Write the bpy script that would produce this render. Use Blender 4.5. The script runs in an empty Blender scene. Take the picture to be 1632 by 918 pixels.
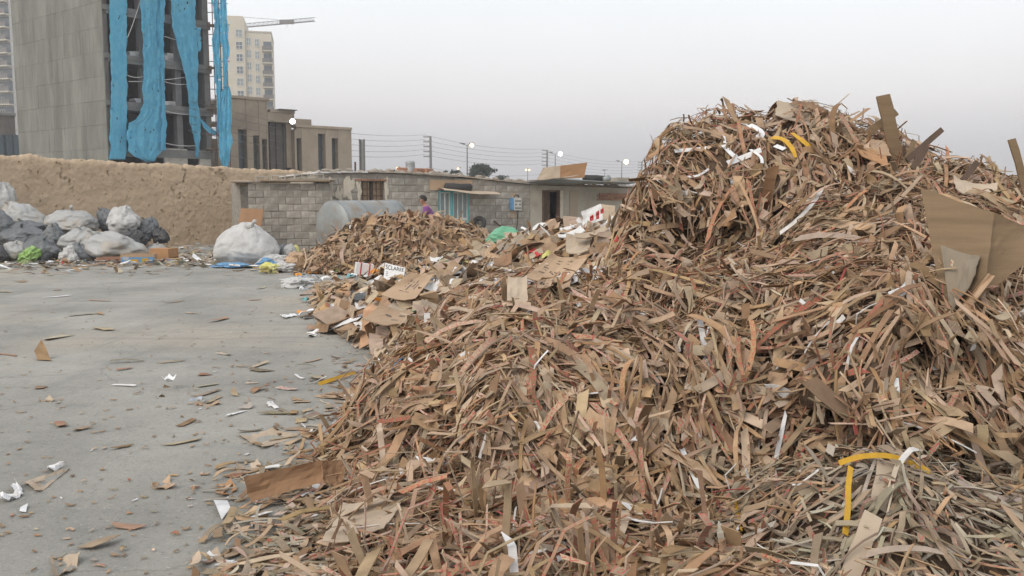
import bpy, bmesh, math, random
import numpy as np
from mathutils import Vector, Matrix, noise

R = math.radians
random.seed(7)
rng = np.random.default_rng(11)
scene = bpy.context.scene
C = scene.collection

# ------------------------------------------------------------------ camera
CAM_H, FPX, PITCH = 1.7, 1413.0, math.atan((459 - 310) / 1413.0)
cam_data = bpy.data.cameras.new('camera')
cam_data.sensor_width = 36.0
cam_data.lens = 36.0 * FPX / 1632.0
cam_data.clip_start = 0.05
cam_data.clip_end = 6000
cam = bpy.data.objects.new('camera', cam_data)
C.objects.link(cam)
cam.location = (0, 0, CAM_H)
cam.rotation_euler = (R(90) - PITCH, 0, 0)
scene.camera = cam

# ------------------------------------------------------------------ sky, sun, exposure
SUN_EL, SUN_ROT = 42.0, 222.0       # compass direction of the light: behind the camera, to its left
world = bpy.data.worlds.new('World')
scene.world = world
world.use_nodes = True
wn, wl = world.node_tree.nodes, world.node_tree.links
wn.clear()
w_out = wn.new('ShaderNodeOutputWorld')
w_bg = wn.new('ShaderNodeBackground')
w_sky = wn.new('ShaderNodeTexSky')
w_sky.sky_type = 'NISHITA'
w_sky.sun_disc = False
w_sky.sun_elevation = R(SUN_EL)
w_sky.sun_rotation = R(SUN_ROT)
w_sky.dust_density = 6.0
w_sky.air_density = 1.2
w_sky.ozone_density = 1.0
# thin high overcast: the same tone all round, greyer towards the horizon, its unseen zenith dimmed to darken the ground
w_tc = wn.new('ShaderNodeTexCoord')
w_sep = wn.new('ShaderNodeSeparateXYZ')
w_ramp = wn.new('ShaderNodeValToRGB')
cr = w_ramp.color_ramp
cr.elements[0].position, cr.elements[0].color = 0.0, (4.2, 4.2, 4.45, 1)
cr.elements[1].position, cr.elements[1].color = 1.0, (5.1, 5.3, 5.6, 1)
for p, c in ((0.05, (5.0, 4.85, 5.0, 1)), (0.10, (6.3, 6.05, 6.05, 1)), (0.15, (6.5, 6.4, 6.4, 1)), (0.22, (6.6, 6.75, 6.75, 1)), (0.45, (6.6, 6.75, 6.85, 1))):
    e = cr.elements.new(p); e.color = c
w_mix = wn.new('ShaderNodeMixRGB')
w_mix.inputs['Fac'].default_value = 0.80
w_bg.inputs['Strength'].default_value = 0.12
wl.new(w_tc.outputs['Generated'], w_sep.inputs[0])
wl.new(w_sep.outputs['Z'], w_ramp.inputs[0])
wl.new(w_sky.outputs[0], w_mix.inputs[1])
w_nz = wn.new('ShaderNodeTexNoise'); w_nz.inputs['Scale'].default_value = 2.4; w_nz.inputs['Detail'].default_value = 4.0
w_mr = wn.new('ShaderNodeMapRange'); w_mr.inputs[1].default_value = .3; w_mr.inputs[2].default_value = .7; w_mr.inputs[3].default_value = .955; w_mr.inputs[4].default_value = 1.045
w_hs = wn.new('ShaderNodeHueSaturation')
wl.new(w_tc.outputs['Generated'], w_nz.inputs['Vector']); wl.new(w_nz.outputs['Fac'], w_mr.inputs[0]); wl.new(w_mr.outputs[0], w_hs.inputs['Value'])
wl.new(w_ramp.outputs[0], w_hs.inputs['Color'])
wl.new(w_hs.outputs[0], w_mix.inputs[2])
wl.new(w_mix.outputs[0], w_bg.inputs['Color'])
wl.new(w_bg.outputs[0], w_out.inputs['Surface'])

sun_data = bpy.data.lights.new('sun', 'SUN')
sun_data.energy = 0.85
sun_data.angle = R(35)
sun_data.color = (1.0, 0.95, 0.88)
sun = bpy.data.objects.new('sun', sun_data)
C.objects.link(sun)
_az = R(SUN_ROT)
_to_sun = Vector((math.sin(_az) * math.cos(R(SUN_EL)), math.cos(_az) * math.cos(R(SUN_EL)), math.sin(R(SUN_EL))))
sun.rotation_euler = _to_sun.to_track_quat('Z', 'Y').to_euler()
sun.location = (0, 0, 60)

scene.view_settings.view_transform = 'Standard'
scene.view_settings.look = 'None'
scene.view_settings.exposure = 0.68
scene.view_settings.gamma = 1.0
scene.render.engine = 'CYCLES'
cy = scene.cycles
cy.use_denoising = True
cy.max_bounces = 6
cy.diffuse_bounces = 3
cy.glossy_bounces = 2
cy.transmission_bounces = 4
cy.transparent_max_bounces = 8
cy.volume_bounces = 0
cy.use_adaptive_sampling = True

# ------------------------------------------------------------------ pixel -> place
def ray(px, py):
    u, v = (px - 816) / FPX, (459 - py) / FPX
    c, s = math.cos(PITCH), math.sin(PITCH)
    return Vector((u, c + v * s, -s + v * c))
def at(px, py, Y):
    d = ray(px, py)
    return Vector((0, 0, CAM_H)) + d * (Y / d.y)
def gnd(px, py, z=0.0):
    d = ray(px, py)
    return Vector((0, 0, CAM_H)) + d * ((z - CAM_H) / d.z)

# ------------------------------------------------------------------ object helpers
OFF = {}
def tag(o, label=None, cat=None, group=None, kind=None):
    if label: o['label'] = label
    if cat: o['category'] = cat
    if group: o['group'] = group
    if kind: o['kind'] = kind
    return o
def empty(name, loc, label=None, cat=None, group=None):
    o = bpy.data.objects.new(name, None)
    C.objects.link(o)
    o.location = loc
    o.empty_display_size = 0.2
    OFF[o.name] = Vector(loc)
    return tag(o, label, cat, group)
def link(name, me, m, parent=None, smooth=False):
    """world-coordinate mesh -> one object; parts keep their thing's origin"""
    o = bpy.data.objects.new(name, me)
    C.objects.link(o)
    if m is not None and not me.materials:
        me.materials.append(m)
    if parent is not None:
        off = OFF[parent.name]
        o.parent = parent
    else:
        co = np.empty(len(me.vertices) * 3, 'f'); me.vertices.foreach_get('co', co)
        co = co.reshape(-1, 3)
        off = Vector((float((co[:, 0].min() + co[:, 0].max()) / 2), float((co[:, 1].min() + co[:, 1].max()) / 2), float(co[:, 2].min())))
        o.location = off
    OFF[o.name] = off
    me.transform(Matrix.Translation(-off))
    if smooth:
        me.polygons.foreach_set('use_smooth', [True] * len(me.polygons))
    return o
def piece(name, me, m, parent, loc, rot=(0, 0, 0), scale=(1, 1, 1)):
    """shared mesh (own local coordinates) placed in the world under a thing or on its own"""
    o = bpy.data.objects.new(name, me)
    C.objects.link(o)
    if m is not None and not me.materials:
        me.materials.append(m)
    o.rotation_euler = rot
    o.scale = scale
    loc = Vector(loc)
    if parent is not None:
        o.parent = parent
        o.location = loc - OFF[parent.name]
        OFF[o.name] = loc
    else:
        o.location = loc
        OFF[o.name] = loc
    return o

class MB:
    def __init__(s): s.v, s.f = [], []
    def add(s, vs, fs):
        b = len(s.v)
        s.v += [tuple(v) for v in vs]
        s.f += [tuple(i + b for i in f) for f in fs]
        return s
    def hexa(s, p):     # 8 points: bottom ring 0-3, top ring 4-7
        return s.add(p, [(0, 3, 2, 1), (4, 5, 6, 7), (0, 1, 5, 4), (1, 2, 6, 5), (2, 3, 7, 6), (3, 0, 4, 7)])
    def box(s, a, b):
        x0, y0, z0 = a; x1, y1, z1 = b
        return s.hexa([(x0, y0, z0), (x1, y0, z0), (x1, y1, z0), (x0, y1, z0), (x0, y0, z1), (x1, y0, z1), (x1, y1, z1), (x0, y1, z1)])
    def tube(s, pts, r, n=8, cap=True):
        pts = [Vector(p) for p in pts]
        rs = r if isinstance(r, (list, tuple)) else [r] * len(pts)
        rings = []
        for i, p in enumerate(pts):
            t = (pts[min(i + 1, len(pts) - 1)] - pts[max(i - 1, 0)]).normalized()
            a = t.cross(Vector((0, 0, 1)))
            if a.length < 1e-3: a = t.cross(Vector((0, 1, 0)))
            a.normalize(); b = a.cross(t)
            rings.append([p + (a * math.cos(k * 2 * math.pi / n) + b * math.sin(k * 2 * math.pi / n)) * rs[i] for k in range(n)])
        vs = [v for r_ in rings for v in r_]
        fs = []
        for i in range(len(pts) - 1):
            for k in range(n):
                fs.append((i * n + k, i * n + (k + 1) % n, (i + 1) * n + (k + 1) % n, (i + 1) * n + k))
        if cap:
            fs.append(tuple(range(n))[::-1])
            fs.append(tuple((len(pts) - 1) * n + k for k in range(n)))
        return s.add(vs, fs)
    def bar(s, a, b, w, t, up=(0, 0, 1)):   # flat bar from a to b
        a, b = Vector(a), Vector(b)
        d = (b - a).normalized()
        n = Vector(up)
        sd = d.cross(n)
        if sd.length < 1e-3: sd = d.cross(Vector((0, 1, 0)))
        sd.normalize(); n = sd.cross(d)
        sd = sd * w / 2; n = n * t / 2
        return s.hexa([a - sd - n, a + sd - n, a + sd + n, a - sd + n, b - sd - n, b + sd - n, b + sd + n, b - sd + n])
    def mesh(s, name):
        me = bpy.data.meshes.new(name)
        me.from_pydata(s.v, [], s.f)
        me.update()
        return me
    def build(s, name, m, parent=None, smooth=False):
        return link(name, s.mesh(name), m, parent, smooth)

class Frame:
    """upright plane through two ground points; u along it, z up, d towards the camera side"""
    def __init__(s, a, b):
        s.o = Vector((a[0], a[1], 0)); s.len = (Vector((b[0], b[1], 0)) - s.o).length
        s.e = (Vector((b[0], b[1], 0)) - s.o).normalized()
        s.n = Vector((s.e.y, -s.e.x, 0))
        s.rz = math.atan2(s.e.y, s.e.x)
    def pt(s, u, z, d=0.0): return s.o + s.e * u + s.n * d + Vector((0, 0, z))
    def pix(s, px, py, d=0.0):
        r = ray(px, py); c = Vector((0, 0, CAM_H)); o = s.o + s.n * d
        t = (o - c).dot(s.n) / r.dot(s.n)
        p = c + r * t
        return (p - s.o).dot(s.e), p.z
    def box(s, mb, u0, u1, z0, z1, d0, d1):   # d0 < d1
        return mb.hexa([s.pt(u0, z0, d1), s.pt(u1, z0, d1), s.pt(u1, z0, d0), s.pt(u0, z0, d0),
                        s.pt(u0, z1, d1), s.pt(u1, z1, d1), s.pt(u1, z1, d0), s.pt(u0, z1, d0)])

def box_mesh(name, sx, sy, sz, bev=0.0):
    bm = bmesh.new()
    bmesh.ops.create_cube(bm, size=1.0)
    for v in bm.verts: v.co = Vector((v.co.x * sx, v.co.y * sy, v.co.z * sz))
    if bev: bmesh.ops.bevel(bm, geom=bm.edges[:], offset=bev, segments=1, affect='EDGES')
    me = bpy.data.meshes.new(name); bm.to_mesh(me); bm.free()
    return me

# ------------------------------------------------------------------ materials
def mk(name, c1, c2=None, scale=6.0, rough=0.85, bump=0.0, bscale=None, metal=0.0, rand=0.0, detail=6.0, spec=0.3, c3=None, s3=1.0, trans=0.0, dist=0.02, stretch=None, warp=0.0, c3r=(.5, .68)):
    m = bpy.data.materials.new(name)
    m.use_nodes = True
    n, l = m.node_tree.nodes, m.node_tree.links
    b = n['Principled BSDF']
    b.inputs['Roughness'].default_value = rough
    b.inputs['Metallic'].default_value = metal
    b.inputs['Specular IOR Level'].default_value = spec
    tc = n.new('ShaderNodeTexCoord')
    src = tc.outputs['Object']
    if stretch:
        mp = n.new('ShaderNodeMapping'); mp.inputs['Scale'].default_value = stretch
        l.new(src, mp.inputs[0]); src = mp.outputs[0]
    def noisy(sc, det=detail, rg=0.6):
        t = n.new('ShaderNodeTexNoise'); t.inputs['Scale'].default_value = sc
        t.inputs['Detail'].default_value = det; t.inputs['Roughness'].default_value = rg
        l.new(src, t.inputs['Vector']); return t
    def mix(fac, a, bb):
        x = n.new('ShaderNodeMixRGB')
        if isinstance(fac, float): x.inputs[0].default_value = fac
        else: l.new(fac, x.inputs[0])
        for i, q in ((1, a), (2, bb)):
            if isinstance(q, tuple): x.inputs[i].default_value = (*q, 1)
            else: l.new(q, x.inputs[i])
        return x.outputs[0]
    def contrast(o, lo, hi):
        r = n.new('ShaderNodeMapRange'); r.inputs[1].default_value = lo; r.inputs[2].default_value = hi
        l.new(o, r.inputs[0]); return r.outputs[0]
    col = c1
    if c2 is not None:
        t = noisy(scale)
        col = mix(contrast(t.outputs['Fac'], 0.33, 0.67), c1, c2)
        if c3 is not None:
            t3 = noisy(s3, 4.0)
            col = mix(contrast(t3.outputs['Fac'], c3r[0], c3r[1]), col, c3)
    if rand:
        oi = n.new('ShaderNodeObjectInfo')
        hs = n.new('ShaderNodeHueSaturation')
        r = n.new('ShaderNodeMapRange'); r.inputs[3].default_value = 1 - rand; r.inputs[4].default_value = 1 + rand
        l.new(oi.outputs['Random'], r.inputs[0]); l.new(r.outputs[0], hs.inputs['Value'])
        if isinstance(col, tuple): hs.inputs['Color'].default_value = (*col, 1)
        else: l.new(col, hs.inputs['Color'])
        col = hs.outputs[0]
    if isinstance(col, tuple): b.inputs['Base Color'].default_value = (*col, 1)
    else: l.new(col, b.inputs['Base Color'])
    if bump:
        t = noisy(bscale or scale * 3, 8.0, 0.65)
        t.inputs['Distortion'].default_value = warp
        bp = n.new('ShaderNodeBump'); bp.inputs['Strength'].default_value = bump; bp.inputs['Distance'].default_value = dist
        l.new(t.outputs['Fac'], bp.inputs['Height']); l.new(bp.outputs[0], b.inputs['Normal'])
    if trans:
        ts = n.new('ShaderNodeBsdfTranslucent'); ms = n.new('ShaderNodeMixShader'); ms.inputs[0].default_value = trans
        if isinstance(col, tuple): ts.inputs[0].default_value = (*col, 1)
        else: l.new(col, ts.inputs[0])
        l.new(b.outputs[0], ms.inputs[1]); l.new(ts.outputs[0], ms.inputs[2]); l.new(ms.outputs[0], n['Material Output'].inputs['Surface'])
    return m
def emit(name, c, s):
    m = bpy.data.materials.new(name); m.use_nodes = True
    n, l = m.node_tree.nodes, m.node_tree.links
    n.clear(); o = n.new('ShaderNodeOutputMaterial'); e = n.new('ShaderNodeEmission')
    e.inputs[0].default_value = (*c, 1); e.inputs[1].default_value = s
    l.new(e.outputs[0], o.inputs[0]); return m

def strip_material():
    """cardboard: colour per piece, faint corrugation, red print along the taped ones"""
    m = bpy.data.materials.new('cardboard_strip'); m.use_nodes = True
    n, l = m.node_tree.nodes, m.node_tree.links
    b = n['Principled BSDF']; b.inputs['Roughness'].default_value = 0.9; b.inputs['Specular IOR Level'].default_value = 0.15
    at_ = n.new('ShaderNodeAttribute'); at_.attribute_name = 'tint'
    uv = n.new('ShaderNodeUVMap'); uv.uv_map = 'UVMap'
    sp = n.new('ShaderNodeSeparateXYZ'); l.new(uv.outputs[0], sp.inputs[0])
    def M(op, a, b_=None, c=None):
        x = n.new('ShaderNodeMath'); x.operation = op
        for i, q in enumerate((a, b_, c)):
            if q is None: continue
            if isinstance(q, (int, float)): x.inputs[i].default_value = q
            else: l.new(q, x.inputs[i])
        return x.outputs[0]
    u, v = sp.outputs[0], sp.outputs[1]
    t = M('FRACT', M('MULTIPLY', u, 17.0))
    w = M('MULTIPLY', M('ABSOLUTE', M('SUBTRACT', v, 0.5)), 2.0)          # 0 centre .. 1 edge
    edge = M('ABSOLUTE', M('SUBTRACT', M('ADD', M('MULTIPLY', w, 0.9), M('MULTIPLY', t, 0.95)), 0.82))
    tri = M('MULTIPLY', M('LESS_THAN', edge, 0.15), M('LESS_THAN', t, 0.86))
    basel = M('MULTIPLY', M('LESS_THAN', M('ABSOLUTE', M('SUBTRACT', t, 0.12)), 0.08), M('LESS_THAN', w, 0.75))
    mark = M('MAXIMUM', tri, basel)
    nz = n.new('ShaderNodeTexNoise'); nz.inputs['Scale'].default_value = 60.0; nz.inputs['Detail'].default_value = 3.0
    tc = n.new('ShaderNodeTexCoord'); l.new(tc.outputs['Object'], nz.inputs['Vector'])
    mark = M('MULTIPLY', mark, M('GREATER_THAN', nz.outputs['Fac'], 0.44))
    mark = M('MULTIPLY', mark, at_.outputs['Alpha'])
    n2 = n.new('ShaderNodeTexNoise'); n2.inputs['Scale'].default_value = 9.0; n2.inputs['Detail'].default_value = 6.0
    l.new(tc.outputs['Object'], n2.inputs['Vector'])
    mr = n.new('ShaderNodeMapRange'); mr.inputs[1].default_value = 0.3; mr.inputs[2].default_value = 0.7; mr.inputs[3].default_value = 0.72; mr.inputs[4].default_value = 1.12
    l.new(n2.outputs['Fac'], mr.inputs[0])
    hs = n.new('ShaderNodeHueSaturation'); l.new(at_.outputs['Color'], hs.inputs['Color']); l.new(mr.outputs[0], hs.inputs['Value'])
    mx = n.new('ShaderNodeMixRGB'); l.new(mark, mx.inputs[0]); l.new(hs.outputs[0], mx.inputs[1]); mx.inputs[2].default_value = (0.43, 0.085, 0.075, 1)
    l.new(mx.outputs[0], b.inputs['Base Color'])
    wave = M('SINE', M('MULTIPLY', u, 900.0))
    h = M('ADD', M('MULTIPLY', wave, 0.25), nz.outputs['Fac'])
    bp = n.new('ShaderNodeBump'); bp.inputs['Strength'].default_value = 0.35; bp.inputs['Distance'].default_value = 0.003
    l.new(h, bp.inputs['Height']); l.new(bp.outputs[0], b.inputs['Normal'])
    return m

def ground_material():
    m = bpy.data.materials.new('yard_ground'); m.use_nodes = True
    n, l = m.node_tree.nodes, m.node_tree.links
    b = n['Principled BSDF']; b.inputs['Roughness'].default_value = .95; b.inputs['Specular IOR Level'].default_value = .2
    tc = n.new('ShaderNodeTexCoord'); src = tc.outputs['Object']
    def nz(sc, det=8, rg=.6, warp=0, st=None):
        t = n.new('ShaderNodeTexNoise'); t.inputs['Scale'].default_value = sc; t.inputs['Detail'].default_value = det; t.inputs['Roughness'].default_value = rg; t.inputs['Distortion'].default_value = warp
        if st:
            mp = n.new('ShaderNodeMapping'); mp.inputs['Scale'].default_value = st[:3]; mp.inputs['Rotation'].default_value = (0, 0, st[3]); l.new(src, mp.inputs[0]); l.new(mp.outputs[0], t.inputs['Vector'])
        else: l.new(src, t.inputs['Vector'])
        return t.outputs['Fac']
    def rg(o, lo, hi, a=0., b_=1.):
        r = n.new('ShaderNodeMapRange'); r.inputs[1].default_value = lo; r.inputs[2].default_value = hi; r.inputs[3].default_value = a; r.inputs[4].default_value = b_; l.new(o, r.inputs[0]); return r.outputs[0]
    def mix(f, a, c):
        x = n.new('ShaderNodeMixRGB'); l.new(f, x.inputs[0])
        for i, q in ((1, a), (2, c)):
            if isinstance(q, tuple): x.inputs[i].default_value = (*q, 1)
            else: l.new(q, x.inputs[i])
        return x.outputs[0]
    col = mix(rg(nz(.55, 9, .62), .36, .66), (.355, .345, .31), (.24, .233, .21))
    col = mix(rg(nz(.22, 5), .50, .70), col, (.385, .34, .28))                         # sandy dust
    col = mix(rg(nz(.9, 6, .6, .6, (.25, 2.6, 1, .5)), .54, .70, 0, .6), col, (.20, .197, .185))   # wheel smears
    col = mix(rg(nz(.9, 6, .6, .6, (2.2, .3, 1, .25)), .58, .72, 0, .5), col, (.19, .187, .175))
    col = mix(rg(nz(2.6, 7, .7), .56, .74, 0, .55), col, (.17, .165, .15))              # stains
    col = mix(rg(nz(38, 3, .7), .60, .70, 0, .65), col, (.13, .115, .095))              # grit
    col = mix(rg(nz(55, 2, .6), .64, .72, 0, .6), col, (.47, .44, .39))
    vo = n.new('ShaderNodeTexVoronoi'); vo.feature = 'DISTANCE_TO_EDGE'; vo.inputs['Scale'].default_value = .28
    ds = n.new('ShaderNodeTexNoise'); ds.inputs['Scale'].default_value = 1.6; ds.inputs['Detail'].default_value = 6; l.new(src, ds.inputs['Vector'])
    va = n.new('ShaderNodeVectorMath'); va.operation = 'MULTIPLY_ADD'; va.inputs[1].default_value = (.9, .9, 0); l.new(ds.outputs['Color'], va.inputs[0]); l.new(src, va.inputs[2]); l.new(va.outputs[0], vo.inputs['Vector'])
    crack = rg(vo.outputs['Distance'], .0, .005, .35, 0.)
    col = mix(crack, col, (.12, .115, .10))
    l.new(col, b.inputs['Base Color'])
    add = n.new('ShaderNodeMath'); add.operation = 'ADD'; l.new(nz(14, 9, .7), add.inputs[0]); l.new(nz(2.2, 6, .6), add.inputs[1])
    bp = n.new('ShaderNodeBump'); bp.inputs['Strength'].default_value = .8; bp.inputs['Distance'].default_value = .022
    l.new(add.outputs[0], bp.inputs['Height']); l.new(bp.outputs[0], b.inputs['Normal'])
    return m

MAT = {}
def setup_materials():
    M = MAT
    M['strip'] = strip_material()
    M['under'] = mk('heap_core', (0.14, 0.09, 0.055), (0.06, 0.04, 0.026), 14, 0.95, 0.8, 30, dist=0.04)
    M['ground'] = ground_material()
    M['mud'] = mk('mud_plaster', (0.56, 0.43, 0.30), (0.48, 0.36, 0.245), 2.2, 0.97, 0.9, 9, c3=(0.24, 0.165, 0.10), s3=7.0, detail=10, dist=0.06, c3r=(.60, .70))
    M['block'] = mk('cement_block', (0.43, 0.40, 0.35), (0.33, 0.305, 0.265), 5, 0.95, 0.5, 40, rand=0.2, dist=0.01, c3=(0.27, 0.24, 0.20), s3=2.0)
    M['mortar'] = mk('mortar', (0.35, 0.32, 0.28), (0.24, 0.22, 0.19), 8, 0.97, 0.6, 30, dist=0.01)
    M['render'] = mk('cement_render', (0.44, 0.40, 0.335), (0.34, 0.305, 0.25), 1.3, 0.95, 0.5, 22, c3=(0.25, 0.21, 0.16), s3=0.7, dist=0.01)
    M['plaster'] = mk('white_gypsum', (0.62, 0.56, 0.46), (0.5, 0.44, 0.35), 5, 0.95, 0.6, 25, dist=0.01)
    M['brick'] = mk('fired_brick', (0.37, 0.20, 0.13), (0.29, 0.16, 0.11), 9, 0.95, 0.5, 40, rand=0.2, dist=0.008)
    M['wood'] = mk('old_wood', (0.36, 0.27, 0.18), (0.25, 0.18, 0.12), 4, 0.85, 0.4, 20, stretch=(1, 1, 8), dist=0.006)
    M['dark_wood'] = mk('dark_wood', (0.13, 0.085, 0.06), (0.08, 0.055, 0.04), 5, 0.85, 0.4, 20, dist=0.006)
    M['dark'] = mk('interior_shade', (0.05, 0.045, 0.042), (0.03, 0.03, 0.03), 3, 0.95)  # near-black colour stands in for the shade of deep interiors
    M['conc'] = mk('board_concrete', (0.245, 0.245, 0.215), (0.165, 0.165, 0.145), 1.1, 0.92, 0.6, 5, rand=0.05, c3=(0.15, 0.15, 0.13), s3=0.6, dist=0.03, stretch=(1, 1, .25))
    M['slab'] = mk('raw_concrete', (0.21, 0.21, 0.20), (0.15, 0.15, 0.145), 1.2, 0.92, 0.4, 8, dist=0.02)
    M['tarp'] = mk('blue_tarp', (0.25, 0.72, 0.92), (0.16, 0.60, 0.84), 3.0, 0.8, 1.0, 9, trans=0.45, c3=(0.26, 0.68, 0.86), s3=0.8, dist=0.08)
    M['steel'] = mk('dull_steel', (0.2, 0.19, 0.185), (0.13, 0.115, 0.105), 7, 0.6, metal=0.3)
    M['rust'] = mk('rusty_steel', (0.16, 0.10, 0.07), (0.09, 0.06, 0.05), 9, 0.8, 0.3)
    M['galv'] = mk('galvanised', (0.33, 0.345, 0.34), (0.25, 0.262, 0.26), 2.5, 0.55, 0.2, 9, metal=0.35, c3=(0.27, 0.215, 0.16), s3=1.6)
    M['cream'] = mk('cream_cladding', (0.58, 0.53, 0.43), (0.53, 0.48, 0.385), 0.5, 0.85)
    M['cream_trim'] = mk('cream_render', (0.50, 0.46, 0.38), (0.45, 0.41, 0.34), 0.5, 0.85)  # slightly deeper cream for coping and balconies
    M['white_wall'] = mk('white_stone', (0.62, 0.6, 0.56), (0.55, 0.53, 0.5), 0.5, 0.85)
    M['glass'] = mk('window_glass', (0.09, 0.115, 0.13), None, rough=0.15, spec=0.6)
    M['glass_light'] = mk('curtained_glass', (0.26, 0.30, 0.30), (0.2, 0.24, 0.25), 0.6, 0.3, spec=0.5)
    M['tanstone'] = mk('tan_stone', (0.42, 0.345, 0.26), (0.34, 0.275, 0.205), 0.5, 0.92, 0.4, 5, c3=(0.29, 0.235, 0.18), s3=0.25, rand=0.06, dist=0.03)
    M['tandark'] = mk('unclad_wall', (0.16, 0.14, 0.125), (0.10, 0.09, 0.085), 0.6, 0.95, 0.4, 4)
    M['roof'] = mk('dusty_roof', (0.36, 0.32, 0.27), (0.25, 0.21, 0.17), 3, 0.95, 0.6, 12)
    M['white'] = mk('white_sheet', (0.70, 0.69, 0.67), (0.60, 0.59, 0.57), 7, 0.75, 0.2, 12)
    M['whitepaper'] = mk('white_paper', (0.74, 0.74, 0.74), (0.66, 0.66, 0.66), 20, 0.8, rand=0.06)
    M['sack'] = mk('woven_sack', (0.62, 0.615, 0.60), (0.50, 0.495, 0.48), 3, 0.7, 0.9, 5, trans=0.1, dist=0.05, warp=1.0)
    M['clearbag'] = mk('milky_plastic_bag', (0.55, 0.555, 0.545), (0.44, 0.435, 0.415), 1.6, 0.22, 0.5, 9, trans=0.25, c3=(0.50, 0.44, 0.36), s3=2.0, spec=0.6, dist=0.06, warp=1.2)
    M['greybag'] = mk('grey_plastic_bag', (0.15, 0.16, 0.165), (0.09, 0.098, 0.105), 3, 0.28, 0.8, 7, spec=0.6, dist=0.05, warp=1.2)
    M['blackbag'] = mk('black_plastic_bag', (0.035, 0.035, 0.037), (0.05, 0.05, 0.05), 3, 0.35, 1.0, 5, spec=0.6, dist=0.05, warp=1.2)
    M['greenbag'] = mk('green_net_sack', (0.16, 0.42, 0.26), (0.22, 0.50, 0.33), 5, 0.6, 0.6, 18, trans=0.15, dist=0.02)
    M['limebag'] = mk('lime_plastic', (0.20, 0.36, 0.08), (0.33, 0.45, 0.2), 5, 0.5, 0.4, 12)
    M['yellow'] = mk('yellow_strap', (0.62, 0.36, 0.03), (0.48, 0.27, 0.03), 20, 0.6)
    M['yellowplas'] = mk('yellow_plastic', (0.55, 0.52, 0.10), (0.62, 0.6, 0.3), 6, 0.5, 0.4, 12)
    M['orange'] = mk('orange_plastic', (0.70, 0.30, 0.04), (0.60, 0.22, 0.03), 8, 0.5)
    M['blueplas'] = mk('blue_plastic', (0.10, 0.24, 0.42), (0.16, 0.32, 0.5), 8, 0.5, 0.4, 15)
    M['bluegrey'] = mk('bluegrey_print', (0.30, 0.35, 0.42), (0.42, 0.45, 0.48), 9, 0.7)
    M['teal'] = mk('teal_paint', (0.10, 0.34, 0.36), (0.13, 0.38, 0.4), 6, 0.5)
    M['whitepaint'] = mk('white_paint', (0.62, 0.62, 0.60), (0.52, 0.52, 0.5), 6, 0.5)
    M['metalbox'] = mk('beige_meter_box', (0.55, 0.54, 0.49), (0.48, 0.47, 0.43), 8, 0.5)
    M['rubber'] = mk('black_rubber', (0.045, 0.045, 0.045), (0.065, 0.062, 0.06), 8, 0.85, 0.3, 30)
    M['black'] = mk('black_ink', (0.03, 0.03, 0.03), None, rough=0.8)
    M['ink'] = mk('faded_ink', (0.14, 0.115, 0.10), None, rough=0.9)
    M['red'] = mk('red_print', (0.50, 0.06, 0.06), (0.42, 0.05, 0.05), 12, 0.6)
    M['green'] = mk('green_print', (0.09, 0.28, 0.10), None, rough=0.7)
    M['card'] = mk('carton_board', (0.46, 0.325, 0.215), (0.385, 0.27, 0.175), 2.5, 0.9, 0.25, 30, rand=0.10, dist=0.004)
    M['card_dark'] = mk('brown_carton', (0.30, 0.175, 0.095), (0.24, 0.14, 0.08), 2.5, 0.9, 0.25, 30, dist=0.004)
    M['card_grey'] = mk('grey_carton', (0.25, 0.205, 0.15), (0.20, 0.165, 0.12), 2.5, 0.9, 0.3, 16, dist=0.006)
    M['card_olive'] = mk('drab_shaded_carton', (0.225, 0.155, 0.09), (0.165, 0.112, 0.065), 2.5, 0.9, 0.3, 16, stretch=(0.4, 0.4, 6), dist=0.006)  # darkened to hold the hollow's shade on the folded carton
    M['card_pale'] = mk('pale_carton', (0.47, 0.38, 0.285), (0.39, 0.31, 0.23), 3, 0.9, 0.25, 30, rand=0.08, dist=0.004)
    M['card_orange'] = mk('orange_carton', (0.43, 0.24, 0.12), (0.36, 0.2, 0.10), 3, 0.9)
    M['leaf'] = mk('dark_leaf', (0.055, 0.075, 0.05), (0.035, 0.05, 0.035), 3, 0.7, rand=0.1, trans=0.2)
    M['bark'] = mk('bark', (0.10, 0.075, 0.055), (0.07, 0.05, 0.04), 8, 0.95)
    M['skin'] = mk('skin', (0.36, 0.20, 0.135), (0.33, 0.18, 0.12), 12, 0.55)
    M['hair'] = mk('dark_hair', (0.025, 0.02, 0.018), (0.035, 0.028, 0.024), 40, 0.6, 0.5, 60)
    M['shirt'] = mk('purple_cloth', (0.24, 0.09, 0.27), (0.20, 0.07, 0.23), 8, 0.9, 0.3, 25)
    M['trousers'] = mk('grey_cloth', (0.08, 0.085, 0.10), (0.06, 0.065, 0.08), 8, 0.9, 0.3, 25)
    M['lamp_white'] = emit('lamp_white', (0.9, 0.95, 1.0), 12.0)
    M['lamp_warm'] = emit('lamp_warm', (1.0, 0.72, 0.36), 6.0)
    M['lamp_soft'] = emit('lamp_soft', (1.0, 0.70, 0.40), 1.7)
setup_materials()

# ================================================================== THE SETTING
def fbm(x, y, z=0.0, o=4):
    return noise.fractal(Vector((x, y, z)), 1.0, 2.0, o, noise_basis='PERLIN_ORIGINAL')

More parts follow.
